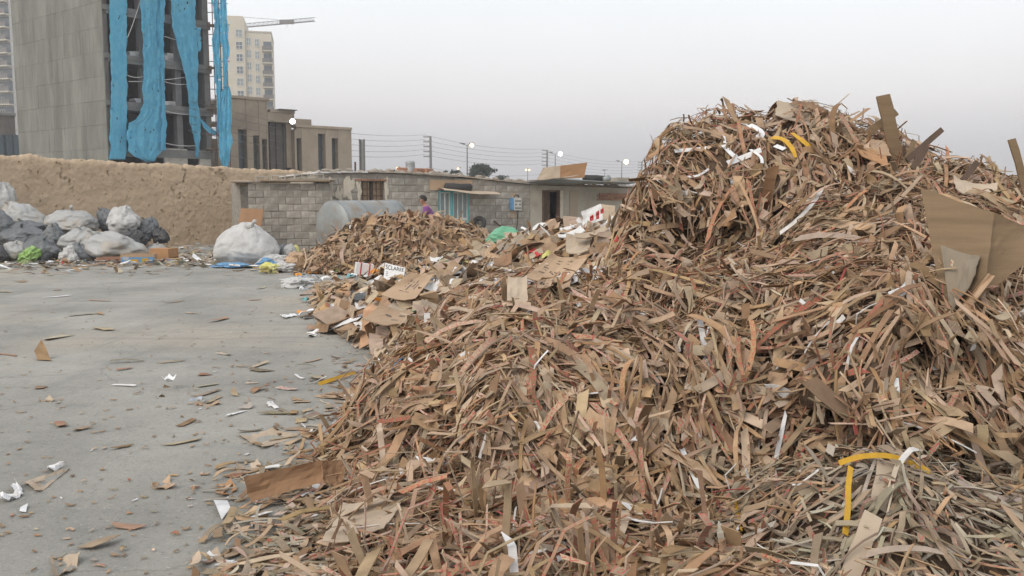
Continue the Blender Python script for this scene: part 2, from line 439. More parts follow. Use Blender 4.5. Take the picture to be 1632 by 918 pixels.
def ground_z(x, y):
    return 0.012 * fbm(x * 0.35, y * 0.35, 3.1) if (abs(x) < 22 and 2 < y < 38) else 0.0
def make_ground():
    xs = sorted(set([-900, -300, -120, -60, -40, -26] + [round(-22 + i * 0.5, 3) for i in range(89)] + [26, 40, 60, 120, 300, 900]))
    ys = sorted(set([-200, -80, -20, -4] + [round(0 + i * 0.5, 3) for i in range(79)] + [42, 50, 70, 120, 250, 600, 1400]))
    mb = MB()
    nx = len(xs)
    vs = [(x, y, ground_z(x, y)) for y in ys for x in xs]
    fs = [(j * nx + i, j * nx + i + 1, (j + 1) * nx + i + 1, (j + 1) * nx + i) for j in range(len(ys) - 1) for i in range(nx - 1)]
    mb.add(vs, fs)
    o = mb.build('ground', MAT['ground'], smooth=True)
    tag(o, 'pale grey dusty concrete yard ground', kind='structure')
make_ground()

# ------------------------------------------------------------------ mud wall along the far side of the yard
def make_mud_wall():
    a, b = at(-260, 400, 22.5), at(560, 400, 35.5)
    fr = Frame(a, b)
    prof = [(-260, 238), (0, 245), (90, 252), (200, 258), (270, 262), (350, 266), (420, 271), (500, 273), (560, 275)]
    def top(u):
        pts = [fr.pix(px, py) for px, py in prof]
        for (u0, z0), (u1, z1) in zip(pts, pts[1:]):
            if u0 <= u <= u1: return z0 + (z1 - z0) * (u - u0) / (u1 - u0)
        return pts[0][1] if u < pts[0][0] else pts[-1][1]
    nu, nz = 420, 56
    mb = MB()
    def shell(sgn):
        vs = []
        for i in range(nu + 1):
            u = fr.len * i / nu
            h = top(u) + 0.05 * fbm(u * 0.9, 7.7) + 0.05 * fbm(u * 2.6, 1.7) + 0.045 * fbm(u * 6, 5.0)
            for j in range(nz + 1):
                t = j / nz
                z = -0.05 + (h + 0.05) * t
                d = 0.30 - 0.16 * t + 0.03 * fbm(u * 0.7, z * 0.9, 2.0) + 0.018 * fbm(u * 2.6, z * 3.4, 8.0) + 0.02 * fbm(u * 8, z * 10, 4.0)
                # weather cracks
                cr_ = abs(fbm(u * 0.55 + 0.35 * fbm(z * 1.6, u * .3, 9), z * 0.16, 5.5, 3))
                if cr_ < 0.028 and 0.2 < t < 0.97 and fbm(u * .5, z * .9, 6.6) > .0: d -= 0.12 * (1 - cr_ / 0.028)
                if t > 0.96: d *= 1 - 0.45 * (t - 0.96) / 0.04
                vs.append(fr.pt(u, z, d * sgn))
        return vs
    f, bk = shell(1), shell(-1)
    n1 = nz + 1
    q = [(i * n1 + j, (i + 1) * n1 + j, (i + 1) * n1 + j + 1, i * n1 + j + 1) for i in range(nu) for j in range(nz)]
    m = len(f)
    qb = [tuple(m + k for k in reversed(x)) for x in q]
    topq = [(i * n1 + nz, (i + 1) * n1 + nz, m + (i + 1) * n1 + nz, m + i * n1 + nz) for i in range(nu)]
    ends = []
    for j in range(nz):
        ends.append((j, j + 1, m + j + 1, m + j))
        k = nu * n1 + j
        ends.append((k, m + k, m + k + 1, k + 1))
    mb.add(f + bk, q + qb + topq + ends)
    o = mb.build('mud_wall', MAT['mud'], smooth=True)
    tag(o, 'long cracked tan mud wall with crumbling top behind the refuse bags', 'wall')
    return fr
mud_fr = make_mud_wall()

# ------------------------------------------------------------------ walls laid in blocks
BLOCK_ME = {}
def lay_blocks(fr, root, u0, u1, z0, z1, bw, bh, m, openings=(), top_fn=None, name='block', depth=0.19, seed=0, cap=300):
    rnd = random.Random(seed)
    g = 0.014
    cnt = 0
    row = 0
    z = z0
    while z + bh * 0.6 < z1 + (0 if top_fn is None else 0.6):
        u = u0 - (bw / 2 if row % 2 else 0)
        while u < u1 - 0.03:
            a, b = max(u, u0), min(u + bw, u1)
            u += bw
            if b - a < 0.07: continue
            mid = (a + b) / 2
            if top_fn and z + bh * 0.7 > top_fn(mid): continue
            spans = [(a, b)]
            for (oa, ob, oz0, oz1) in openings:
                if z + bh * 0.75 > oz0 and z + bh * 0.25 < oz1:
                    ns = []
                    for (x, y) in spans:
                        if y <= oa or x >= ob: ns.append((x, y)); continue
                        if oa - x > 0.08: ns.append((x, oa))
                        if y - ob > 0.08: ns.append((ob, y))
                    spans = ns
            for (x, y) in spans:
                w = round(y - x, 2)
                key = (w, bh, depth)
                if key not in BLOCK_ME: BLOCK_ME[key] = box_mesh('block', w - g, depth, bh - g, 0.008)
                d = -depth / 2 + rnd.uniform(-0.018, 0.018)
                piece(name, BLOCK_ME[key], m, root, fr.pt((x + y) / 2, z + bh / 2, d), (rnd.uniform(-.02, .02), rnd.uniform(-.014, .014), fr.rz + rnd.uniform(-.025, .025)))
                cnt += 1
        z += bh
        row += 1
    return cnt

def make_enclosure():
    a, b = at(398, 400, 25.6), at(532, 400, 26.2)
    fr = Frame(a, b)
    root = empty('block_wall', fr.pt(fr.len / 2, 0), 'low grey cement block enclosure wall beside the horizontal tank', 'wall')
    zt = fr.pix(450, 292)[1]
    bh = zt / 10
    core = MB(); fr.box(core, 0.01, fr.len - 0.01, 0, zt - 0.015, -0.17, -0.02)
    core.build('mortar_core', MAT['mortar'], root)
    lay_blocks(fr, root, 0, fr.len, 0, zt, 0.42, bh, MAT['block'], seed=3)
    # return wall running back to the mud wall on the near side of the opening
    pier = MB()
    p0, p1 = at(372, 400, 28.6), at(386, 400, 27.6)
    f2 = Frame(p0, p1); f2.box(pier, 0, f2.len, 0, 2.05, -0.4, 0)
    pier.build('mud_pier', MAT['mortar'], root)
    lint = MB(); lint.hexa([at(366, 292, 27.4), at(398, 296, 25.7), at(400, 292, 27.4), at(378, 290, 29.0),
                            at(366, 289, 27.4), at(398, 293, 25.7), at(400, 288, 27.4), at(378, 286, 29.0)])
    lint.build('lintel_board', MAT['wood'], root)
    # roof of boards and hollow blocks
    c = fr.pt(0, zt)
    for i, (u0, u1, d0, d1, dz) in enumerate(((-0.45, 1.2, -1.4, 0.12, 0.02), (0.35, 2.3, -1.3, 0.22, 0.055), (1.1, 2.5, -1.5, 0.1, 0.09))):
        mb = MB(); fr.box(mb, u0, u1, zt + dz, zt + dz + 0.03, d0, d1)
        mb.build('roof_board', MAT['roof'] if i != 1 else MAT['wood'], root)
    return fr, zt, root
enc_fr, enc_top, enc_root = make_enclosure()

def hollow_block(loc, rz, label):
    root = None
    mb = MB()
    L, W, H, t = 0.4, 0.2, 0.15, 0.03
    c, s = math.cos(rz), math.sin(rz)
    def bx(x0, x1, y0, y1, z0, z1):
        p = []
        for z in (z0, z1):
            for x, y in ((x0, y0), (x1, y0), (x1, y1), (x0, y1)):
                p.append((loc[0] + x * c - y * s, loc[1] + x * s + y * c, loc[2] + z))
        mb.hexa(p)
    bx(-L / 2, L / 2, -W / 2, W / 2, 0, t); bx(-L / 2, L / 2, -W / 2, W / 2, H - t, H)
    for x in (-L / 2, -t / 2, L / 2 - t): bx(x, x + t, -W / 2 + .004, W / 2 - .004, t, H - t)
    o = mb.build('hollow_block', MAT['block'])
    tag(o, label, 'block', 'hollow blocks lying on the enclosure roof')
for k, u in enumerate((0.42, 0.86, 1.5, 1.95)):
    hollow_block(enc_fr.pt(u, enc_top + (0.056 if u < 0.6 else 0.09 if u < 1.0 else 0.125), -0.05), enc_fr.rz + (0.05, -0.08, 0.12, -0.03)[k],
                 ('first', 'second', 'third', 'fourth')[k] + ' hollow block from the mud wall on the enclosure roof')

# ------------------------------------------------------------------ long shed
SH = Frame(at(508, 400, 27.2), at(1075, 400, 34.0))
def make_shed():
    fr = SH
    root = empty('shed', fr.pt(fr.len / 2, 0), 'long low cement block shed with flat roof behind the cardboard', 'shed')
    top_pts = [fr.pix(px, py) for px, py in ((505, 277), (600, 276), (700, 280), (780, 288), (850, 295), (960, 298), (1080, 302))]
    def top(u):
        for (u0, z0), (u1, z1) in zip(top_pts, top_pts[1:]):
            if u0 <= u <= u1: return z0 + (z1 - z0) * (u - u0) / (u1 - u0)
        return top_pts[0][1] if u < top_pts[0][0] else top_pts[-1][1]
    U = lambda px: fr.pix(px, 300)[0]
    Z = lambda px, py: fr.pix(px, py)[1]
    win1 = (U(576), U(612), Z(594, 321), Z(594, 289))
    win2 = (U(699), U(747), Z(722, 353), Z(722, 304))
    door = (U(864), U(892), 0, Z(878, 303))
    u_end_blocks = U(845)
    # core walls around openings
    core = MB()
    def seg(u0, u1, z0, z1f, d0=-0.17, d1=-0.02):
        a, b = top(u0), top(u1)
        z1a, z1b = (a, b) if z1f is None else (z1f, z1f)
        core.hexa([fr.pt(u0, z0, d1), fr.pt(u1, z0, d1), fr.pt(u1, z0, d0), fr.pt(u0, z0, d0),
                   fr.pt(u0, z1a, d1), fr.pt(u1, z1b, d1), fr.pt(u1, z1b, d0), fr.pt(u0, z1a, d0)])
    cuts = [0, win1[0], win1[1], win2[0], win2[1], u_end_blocks]
    seg(cuts[0], cuts[1], 0, None); seg(cuts[2], cuts[3], 0, None); seg(cuts[4], cuts[5], 0, None)
    for w in (win1, win2): seg(w[0], w[1], 0, w[2]); seg(w[0], w[1], w[3], None)
    core.build('mortar_core', MAT['mortar'], root)
    bh = 0.222
    n = lay_blocks(fr, root, 0, u_end_blocks, 0, 2.2, 0.44, bh, MAT['block'], (win1, win2), top, seed=5)
    # rendered stretch with the doorway
    core = MB()
    def seg2(u0, u1, z0, z1f=None, d0=-0.19, d1=0.0):
        a, b = top(u0), top(u1)
        z1a, z1b = (a, b) if z1f is None else (z1f, z1f)
        core.hexa([fr.pt(u0, z0, d1), fr.pt(u1, z0, d1), fr.pt(u1, z0, d0), fr.pt(u0, z0, d0),
                   fr.pt(u0, z1a, d1), fr.pt(u1, z1b, d1), fr.pt(u1, z1b, d0), fr.pt(u0, z1a, d0)])
    seg2(u_end_blocks, door[0], 0); seg2(door[0], door[1], door[3]); seg2(door[1], fr.len, 0)
    core.build('rendered_wall', MAT['render'], root)
    # side and back walls, roof slab
    sh = MB()
    fr.box(sh, 0.0, 0.18, 0, top(0) - 0.02, -4.0, -0.2)
    fr.box(sh, fr.len - .18, fr.len, 0, top(fr.len) - 0.02, -4.0, -0.2)
    fr.box(sh, 0, fr.len, 0, 1.95, -4.2, -4.02)
    sh.build('rear_wall', MAT['render'], root)
    for i in range(9):
        u0, u1 = fr.len * i / 9 - (0.06 if i == 0 else 0), fr.len * (i + 1) / 9 + 0.05
        z0, z1 = top(max(u0, 0)) + 0.012 + 0.012 * (i % 2), top(min(u1, fr.len)) + 0.012 + 0.012 * (i % 2)
        mb = MB(); t = 0.05
        ov = 0.06 + 0.09 * random.random()
        mb.hexa([fr.pt(u0, z0, ov), fr.pt(u1, z1, ov), fr.pt(u1, z1 - .05, -4.3), fr.pt(u0, z0 - .05, -4.3),
                 fr.pt(u0, z0 + t, ov), fr.pt(u1, z1 + t, ov), fr.pt(u1, z1 + t - .05, -4.3), fr.pt(u0, z0 + t - .05, -4.3)])
        mb.build('roof_sheet', MAT['roof'] if i % 3 else MAT['white'] if i == 0 else MAT['wood'], root)
    # crumbling mud along the roof edge
    mb = MB(); vs, fs = [], []
    nn = 260
    for i in range(nn + 1):
        u = fr.len * i / nn; z = top(u) + .03
        h = max(.0, .07 + .10 * fbm(u * 1.7, 3.3) + .07 * fbm(u * 6, 1.1)); dd = .10 + .07 * fbm(u * 3, 8.8)
        vs += [fr.pt(u, z, -.3), fr.pt(u, z, dd), fr.pt(u, z + h * .6, dd - .03), fr.pt(u, z + h, -.08), fr.pt(u, z + h * .7, -.3)]
    for i in range(nn):
        for k in range(4): fs.append((i * 5 + k, (i + 1) * 5 + k, (i + 1) * 5 + k + 1, i * 5 + k + 1))
    mb.add(vs, fs); mb.build('mud_edging', MAT['roof'], root)
    # white gypsum smears beside the barred window
    for k, (px, py, w, h) in enumerate(((527, 300, 14, 24), (541, 308, 13, 28), (556, 300, 16, 46), (616, 303, 6, 36), (572, 305, 7, 38))):
        u, z = fr.pix(px, py, 0.01)
        mb = MB()
        ring = []
        for q in range(14):
            a = q * 2 * math.pi / 14
            rr = 1 + 0.9 * fbm(math.cos(a) * 1.6 + k * 5, math.sin(a) * 1.6) + .4 * fbm(math.cos(a) * 5 + k, math.sin(a) * 5)
            ring.append((u + math.cos(a) * rr * w / 2 / 50, z + math.sin(a) * rr * h / 2 / 50))
        vs = [fr.pt(x, y, 0.0) for x, y in ring] + [fr.pt(x * .9 + u * .1, y * .9 + z * .1, 0.025) for x, y in ring]
        fs = [(q, (q + 1) % 14, 14 + (q + 1) % 14, 14 + q) for q in range(14)] + [tuple(range(14, 28))]
        mb.add(vs, fs); mb.build('plaster_smear', MAT['plaster'], root)
    # barred window with timber shutter and brick lintel
    w = MB(); fr.box(w, win1[0], win1[1], win1[2], win1[3], -0.16, -0.13)
    wo = w.build('window', MAT['wood'], root)
    for k in range(5):
        u = win1[0] + (win1[1] - win1[0]) * (k + 0.5) / 5
        mb = MB(); mb.tube([fr.pt(u, win1[2], -0.09), fr.pt(u, win1[3], -0.09)], 0.014, 6); mb.build('window_bar', MAT['rust'], wo)
    for zz in (0.3, 0.62):
        z = win1[2] + (win1[3] - win1[2]) * zz
        mb = MB(); mb.bar(fr.pt(win1[0], z, -0.1), fr.pt(win1[1], z, -0.1), 0.03, 0.02); mb.build('window_bar', MAT['rust'], wo)
    mb = MB(); fr.box(mb, (win1[0] + win1[1]) / 2 - .07, (win1[0] + win1[1]) / 2 + .05, win1[2], win1[3], -0.128, -0.115); mb.build('shutter_gap', MAT['dark'], wo)
    bme = box_mesh('brick', 0.2, 0.08, 0.055, 0.004)
    for k in range(5):
        piece('brick', bme, MAT['brick'], root, fr.pt(win1[0] - 0.12 + k * 0.212, win1[3] + 0.045, 0.005), (0, 0, fr.rz))
    # teal window with white louvred shutters
    fw = MB()
    u0, u1, z0, z1 = win2
    t = 0.045
    fr.box(fw, u0, u1, z0, z0 + t, -0.06, 0.03); fr.box(fw, u0, u1, z1 - t, z1, -0.06, 0.03)
    fr.box(fw, u0, u0 + t, z0 + t, z1 - t, -0.06, 0.028); fr.box(fw, u1 - t, u1, z0 + t, z1 - t, -0.06, 0.028)
    um = u0 + (u1 - u0) * 0.42
    fr.box(fw, um - 0.05, um + 0.05, z0 + t, z1 - t, -0.06, 0.032)
    wo = fw.build('window', MAT['teal'], root); tag(wo, 'teal window frame with two white barred leaves')
    for (a, b, nb) in ((u0 + t, um - .05, 2), (um + .05, u1 - t, 3)):
        leaf = MB()
        e = 0.035
        fr.box(leaf, a, b, z0 + t, z0 + t + e * 2, -0.04, 0.0); fr.box(leaf, a, b, z1 - t - e, z1 - t, -0.04, 0.0)
        fr.box(leaf, a, a + e, z0 + t + 2 * e, z1 - t - e, -0.04, -.002); fr.box(leaf, b - e, b, z0 + t + 2 * e, z1 - t - e, -0.04, -.002)
        lo = leaf.build('leaf_frame', MAT['whitepaint'], wo)
        for k in range(1, nb):
            x = a + (b - a) * k / nb
            mb = MB(); fr.box(mb, x - .018, x + .018, z0 + t + 2 * e, z1 - t - e, -0.035, -0.005); mb.build('leaf_bar', MAT['whitepaint'], wo)
        mb = MB(); fr.box(mb, a + .01, b - .01, z0 + t + .01, z1 - t - .01, -0.055, -0.045); mb.build('pane', MAT['glass_light'], wo)
    mb = MB(); fr.box(mb, u0 - .03, u1 + .03, z0 - .05, z0 - .003, -0.02, 0.09); mb.build('window_sill', MAT['teal'], wo)
    # interior shade painted as a dark wall behind the window and the doorway
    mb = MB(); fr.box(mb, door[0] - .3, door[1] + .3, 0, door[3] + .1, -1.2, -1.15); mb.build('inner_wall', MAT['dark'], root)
    # doorway
    dj = MB()
    fr.box(dj, door[0], door[0] + .06, 0, door[3], -0.15, 0.03); fr.box(dj, door[1] - .06, door[1], 0, door[3], -0.15, 0.03)
    fr.box(dj, door[0] + .06, door[1] - .06, door[3] - .06, door[3], -0.15, 0.027)
    dj.build('door_frame', MAT['rust'], root)
    dl = MB(); fr.box(dl, door[0] + .065, door[0] + (door[1] - door[0]) * .5, 0.02, door[3] - .065, -0.11, -0.07)
    do = dl.build('door', MAT['dark_wood'], root)
    mb = MB(); fr.box(mb, door[0] + .28, door[0] + .31, 0.85, 1.0, -0.069, -0.04); mb.build('door_handle', MAT['steel'], do)
    # gypsum jamb to the side of the doorway
    mb = MB(); fr.box(mb, door[1] + .01, door[1] + .13, 0.3, door[3] - .02, 0.002, 0.03); mb.build('plaster_jamb', MAT['plaster'], root)
    mb = MB(); fr.box(mb, U(908), U(920), 0.2, Z(912, 304), 0.003, 0.03); mb.build('tan_wall_patch', MAT['tanstone'], root)  # tan upright patch on the wall beside the doorway
    # brick courses near the far end
    zc = Z(980, 318)
    k = 0
    for r_ in range(4):
        for q in range(9):
            piece('brick', bme, MAT['brick'], root, fr.pt(U(955) + q * 0.214 + (0.1 if r_ % 2 else 0), zc + r_ * 0.066, 0.02), (0, 0, fr.rz))
    return root, top, U, Z
shed_root, shed_top, SU, SZ = make_shed()

def sheet4(name, label, cat, cor, m, bulge=0.03, thick=0.006, nx=10, ny=8, ragged=0.0, parent=None, group=None, seed=0, wave=0.01):
    """a sheet of board through four corners in space: warped, with real thickness. corners: tl, tr, br, bl"""
    P = [Vector(c) for c in cor]
    nrm = (P[1] - P[0]).cross(P[3] - P[0])
    if nrm.length < 1e-9: nrm = Vector((0, 0, 1))
    nrm.normalize()
    def S(a, b):
        p = (P[0] * (1 - a) + P[1] * a) * (1 - b) + (P[3] * (1 - a) + P[2] * a) * b
        k = bulge * (4 * a * (1 - a)) + bulge * 0.6 * 4 * b * (1 - b) + wave * fbm(a * 2.3 + seed, b * 2.1, seed * .7) * 2
        return p + nrm * k
    f, bk = [], []
    sz = (P[1] - P[0]).length
    for j in range(ny + 1):
        for i in range(nx + 1):
            a, b = i / nx, j / ny
            if ragged:
                if i in (0, nx): a += ragged * fbm(b * 7 + seed, 3.3 + i)
                if j in (0, ny): b += ragged * fbm(a * 7 + seed, 9.1 + j)
            p = S(a, b)
            f.append(p + nrm * thick / 2); bk.append(p - nrm * thick / 2)
    n1 = nx + 1; m0 = len(f)
    q = [(j * n1 + i, (j + 1) * n1 + i, (j + 1) * n1 + i + 1, j * n1 + i + 1) for j in range(ny) for i in range(nx)]
    fs = q + [tuple(m0 + k for k in reversed(x)) for x in q]
    rim = [i for i in range(n1)] + [j * n1 + nx for j in range(1, ny + 1)] + [ny * n1 + i for i in range(nx - 1, -1, -1)] + [j * n1 for j in range(ny - 1, 0, -1)]
    for k in range(len(rim)):
        a, b = rim[k], rim[(k + 1) % len(rim)]
        fs.append((a, b, m0 + b, m0 + a))
    mb = MB(); mb.add(f + bk, fs)
    o = mb.build(name, m, parent)
    if parent is None: tag(o, label, cat, group)
    o['_n'] = 1
    del o['_n']
    return o, S, nrm
def marks(o, S, nrm, rects, m, name='printed_mark', lift=0.006):
    """flat print: small quads following the sheet"""
    mb = MB()
    n2 = nrm
    # put ink on the side that faces the camera
    c = S(.5, .5)
    sgn = 1 if n2.dot(Vector((0, 0, CAM_H)) - c) > 0 else -1
    for (a0, b0, a1, b1) in rects:
        k = max(1, int((a1 - a0) * 12)); kb = max(1, int((b1 - b0) * 12))
        for i in range(k):
            for j in range(kb):
                A0, A1 = a0 + (a1 - a0) * i / k, a0 + (a1 - a0) * (i + 1) / k
                B0, B1 = b0 + (b1 - b0) * j / kb, b0 + (b1 - b0) * (j + 1) / kb
                mb.add([S(A0, B0) + n2 * sgn * lift, S(A1, B0) + n2 * sgn * lift, S(A1, B1) + n2 * sgn * lift, S(A0, B1) + n2 * sgn * lift], [(0, 1, 2, 3)])
    return mb.build(name, m, o)

def ring_mesh(mb, c, ax, R0, r0, n=22, k=10, sq=1.0):
    ax = Vector(ax).normalized()
    a = ax.orthogonal().normalized(); b = ax.cross(a)
    vs, fs = [], []
    for i in range(n):
        t = i * 2 * math.pi / n
        d = a * math.cos(t) + b * math.sin(t)
        for j in range(k):
            s = j * 2 * math.pi / k
            vs.append(Vector(c) + d * (R0 + r0 * math.cos(s)) + ax * r0 * sq * math.sin(s))
    for i in range(n):
        for j in range(k):
            fs.append((i * k + j, ((i + 1) % n) * k + j, ((i + 1) % n) * k + (j + 1) % k, i * k + (j + 1) % k))
    mb.add(vs, fs)

def shed_details():
    fr = SH
    # board above the window, long black roll on the curved awning
    u0, z0 = fr.pix(684, 303); u1, z1 = fr.pix(752, 287)
    mb = MB(); fr.box(mb, u0, u1, z0, z1, 0.015, 0.04)
    tag(mb.build('plywood_board', MAT['card']), 'tan plywood board fixed to the shed above the teal window', 'board')
    aw = []
    A = fr.pt(SU(697), SZ(697, 303), 0.02); B = fr.pt(SU(786), SZ(786, 309), 0.02)
    rows = []
    n = 14
    mb = MB()
    vs = []
    for j, (d, dz) in enumerate(((0.02, 0.06), (0.2, 0.05), (0.4, 0.02), (0.55, -0.03))):
        for i in range(n + 1):
            t = i / n
            p = A.lerp(B, t) + fr.n * d + Vector((0, 0, dz + 0.03 * math.sin(t * 7 + 1) * (d + .2) - 0.03 * t * d))
            vs.append(p)
    q = [(j * (n + 1) + i, j * (n + 1) + i + 1, (j + 1) * (n + 1) + i + 1, (j + 1) * (n + 1) + i) for j in range(3) for i in range(n)]
    m0 = len(vs)
    vs2 = [v + Vector((0, 0, 0.012)) for v in vs]
    rim = [i for i in range(n + 1)] + [j * (n + 1) + n for j in range(1, 4)] + [3 * (n + 1) + i for i in range(n - 1, -1, -1)] + [j * (n + 1) for j in (2, 1)]
    fs = [tuple(reversed(x)) for x in q] + [tuple(m0 + k for k in x) for x in q] + [(rim[k], rim[(k + 1) % len(rim)], m0 + rim[(k + 1) % len(rim)], m0 + rim[k]) for k in range(len(rim))]
    mb.add(vs + vs2, fs)
    tag(mb.build('awning_sheet', MAT['card_pale']), 'warped tan sheet awning over the teal window', 'awning')
    a, b = fr.pt(SU(705), SZ(705, 298), 0.2), fr.pt(SU(747), SZ(747, 299), 0.2)
    mb = MB(); mb.tube([a.lerp(b, t) + Vector((0, 0, .012 * math.sin(t * 9))) for t in (0, .04, .3, .6, .96, 1)], [.08, .125, .13, .125, .13, .085], 14)
    tag(mb.build('black_roll', MAT['rubber'], smooth=True), 'fat black rolled mat lying on the awning above the teal window', 'roll')
    # tyre leaning on the wall
    c = fr.pt(SU(759), SZ(759, 356), 0.2)
    root = empty('tyre', (c.x, c.y, 0), 'black tyre leaning against the shed right of the teal window', 'tyre')
    mb = MB(); ring_mesh(mb, c, fr.n + Vector((-.9, 0, .25)), 0.185, 0.075, 26, 10, 1.2); mb.build('tread', MAT['rubber'], root, True)
    mb = MB(); ring_mesh(mb, c, fr.n + Vector((-.9, 0, .25)), 0.125, 0.02, 20, 6); mb.build('rim', MAT['steel'], root, True)
    # electricity meter on its board
    u, z = fr.pix(818, 324)
    root = empty('meter_box', fr.pt(u, z - .3), 'pale electricity meter box with blue side on a wooden board', 'meter')
    mb = MB(); fr.box(mb, u - .12, u + .12, fr.pix(818, 347)[1], fr.pix(818, 307)[1], 0.004, 0.03); mb.build('backing_board', MAT['card_pale'], root)
    zb, zt = fr.pix(818, 335)[1], fr.pix(818, 315)[1]
    mb = MB(); fr.box(mb, u - .07, u + .21, zb, zt, 0.032, 0.2); bo = mb.build('case', MAT['metalbox'], root)
    mb = MB(); fr.box(mb, u - .17, u - .072, zb + .01, zt - .01, 0.032, 0.18); mb.build('side_case', MAT['blueplas'], root)
    for r_ in range(3):
        for q in range(3):
            if r_ == 1 and q == 1: continue
            mb = MB(); fr.box(mb, u - .03 + q * .08, u + .01 + q * .08, zb + .05 + r_ * .12, zb + .10 + r_ * .12, 0.201, 0.212); mb.build('switch', MAT['black'], root)
    mb = MB(); mb.tube([fr.pt(u + .14, zb, .1), fr.pt(u + .13, zb - .4, .06), fr.pt(u + .09, zb - .8, .05)], 0.015, 6); mb.build('cable', MAT['rubber'], root)
    mb = MB(); mb.tube([fr.pt(u - .03, zt, .1), fr.pt(u + .02, zt + .09, .1), fr.pt(u + .12, zt + .09, .1), fr.pt(u + .17, zt, .1)], 0.018, 6); mb.build('cable', MAT['rubber'], root)
    # stick leaning under the meter
    mb = MB(); mb.tube([fr.pt(SU(786), SZ(786, 352), .05), fr.pt(SU(800), SZ(800, 366), .2)], 0.03, 6)
    tag(mb.build('stick', MAT['dark_wood']), 'short dark stick leaning on the shed below the meter box', 'stick')
    # metal bucket cowl and bricks on the roof
    u, z = fr.pix(654, 281, -0.5)
    p = fr.pt(u, z, -0.5)
    mb = MB(); mb.tube([p + Vector((0, 0, k)) for k in (-.02, .1, .12, .40, .45, .5)], [.21, .2, .17, .15, .16, .10], 16)
    tag(mb.build('chimney_cowl', MAT['galv'], smooth=True), 'grey metal bucket used as chimney cowl on the shed roof', 'chimney')
    bm_ = box_mesh('brick_lump', .34, .16, .16, .02)
    for k, px in enumerate((641, 668, 683)):
        u, z = fr.pix(px, 278, -0.3)
        o = piece('roof_brick', bm_, MAT['brick'], None, fr.pt(u, shed_top(u) + .145, -.3), (0, 0.02 * k, fr.rz + .2 * k))
        tag(o, ('reddish brick on the shed roof just left of the bucket cowl', 'reddish brick on the shed roof just right of the bucket cowl', 'reddish brick on the roof farthest right of the bucket cowl')[k], 'brick', 'bricks weighing down the shed roof')
    # stones along the roof edge
    for k, px in enumerate((520, 541, 560, 622, 700, 733, 766, 792, 812, 826)):
        u, _ = fr.pix(px, 285)
        bm = bmesh.new(); bmesh.ops.create_icosphere(bm, subdivisions=2, radius=.10)
        for v in bm.verts: v.co = Vector((v.co.x * 1.6, v.co.y, v.co.z * .55)) * (1 + .5 * fbm(v.co.x * 9 + k, v.co.y * 9, v.co.z * 9))
        me = bpy.data.meshes.new('roof_stone'); bm.to_mesh(me); bm.free()
        o = piece('roof_stone', me, MAT['roof'], None, fr.pt(u, shed_top(u) + .105, -.02 - .05 * (k % 3)), (0, 0, k * 1.1))
        tag(o, 'small dusty stone lying along the front edge of the shed roof', 'stone', 'stones along the shed roof edge')
    # canopy over the doorway: sheets, folded cartons, dark roll
    sheet4('canopy_sheet', 'grey corrugated canopy sheet over the shed doorway', 'canopy',
           [fr.pt(SU(838), SZ(838, 290), -.1), fr.pt(SU(988), SZ(988, 293), -.1), fr.pt(SU(988), SZ(988, 293) + .06, 1.3), fr.pt(SU(850), SZ(838, 290) + .10, 1.3)], MAT['galv'], .03, .03)
    sheet4('canopy_board', 'pale board lying on the canopy, its corner drooping over the edge', 'board',
           [fr.pt(SU(838), SZ(838, 290) + .05, 0), fr.pt(SU(880), SZ(880, 286) + .05, 0), fr.pt(SU(886), SZ(880, 286) + .12, 1.42), fr.pt(SU(846), SZ(838, 290) + .10, 1.42)], MAT['card_pale'], .015, .02)
    base = fr.pt(SU(895), SZ(895, 287) + .07, .6)
    e, nn = fr.e, fr.n
    root = empty('open_carton', base, 'large open tan carton lying on the doorway canopy', 'carton')
    def P(px, py, d): 
        u, z = fr.pix(px, py, d); return fr.pt(u, z, d)
    sheet4('panel', None, None, [P(893, 264, .62), P(936, 259, .55), P(931, 283, .6), P(893, 285, .66)], MAT['card_orange'], .01, .012, parent=root)
    sheet4('panel', None, None, [P(866, 267, .5), P(894, 264, .6), P(892, 285, .7), P(855, 287, .62)], MAT['card_pale'], .01, .012, parent=root)
    sheet4('panel', None, None, [P(868, 269, .2), P(932, 262, .12), P(931, 283, .3), P(860, 287, .3)], MAT['card'], .01, .012, parent=root)
    a, b = P(930, 284, .3), P(971, 286, .3)
    mb = MB(); mb.tube([a, a.lerp(b, .05), a.lerp(b, .5) + Vector((0, 0, .02)), a.lerp(b, .9), b], [.08, .12, .115, .12, .07], 12)
    tag(mb.build('black_roll', MAT['rubber'], smooth=True), 'dark roll of sheeting at the right end of the doorway canopy', 'roll')
    a, b = P(962, 287, .5), P(972, 283, .5)
    mb = MB(); mb.tube([a, a.lerp(b, .1), a.lerp(b, .9), b], [.03, .11, .11, .05], 10)
    tag(mb.build('metal_can', MAT['galv'], smooth=True), 'small grey can beside the dark roll on the canopy', 'can')
    mb = MB(); u, z = fr.pix(985, 292, .2); fr.box(mb, u - .25, u + .3, z - .05, z + .2, -.1, .5)
    tag(mb.build('cement_lump', MAT['render']), 'grey cement block at the far right corner of the doorway canopy', 'block')
shed_details()

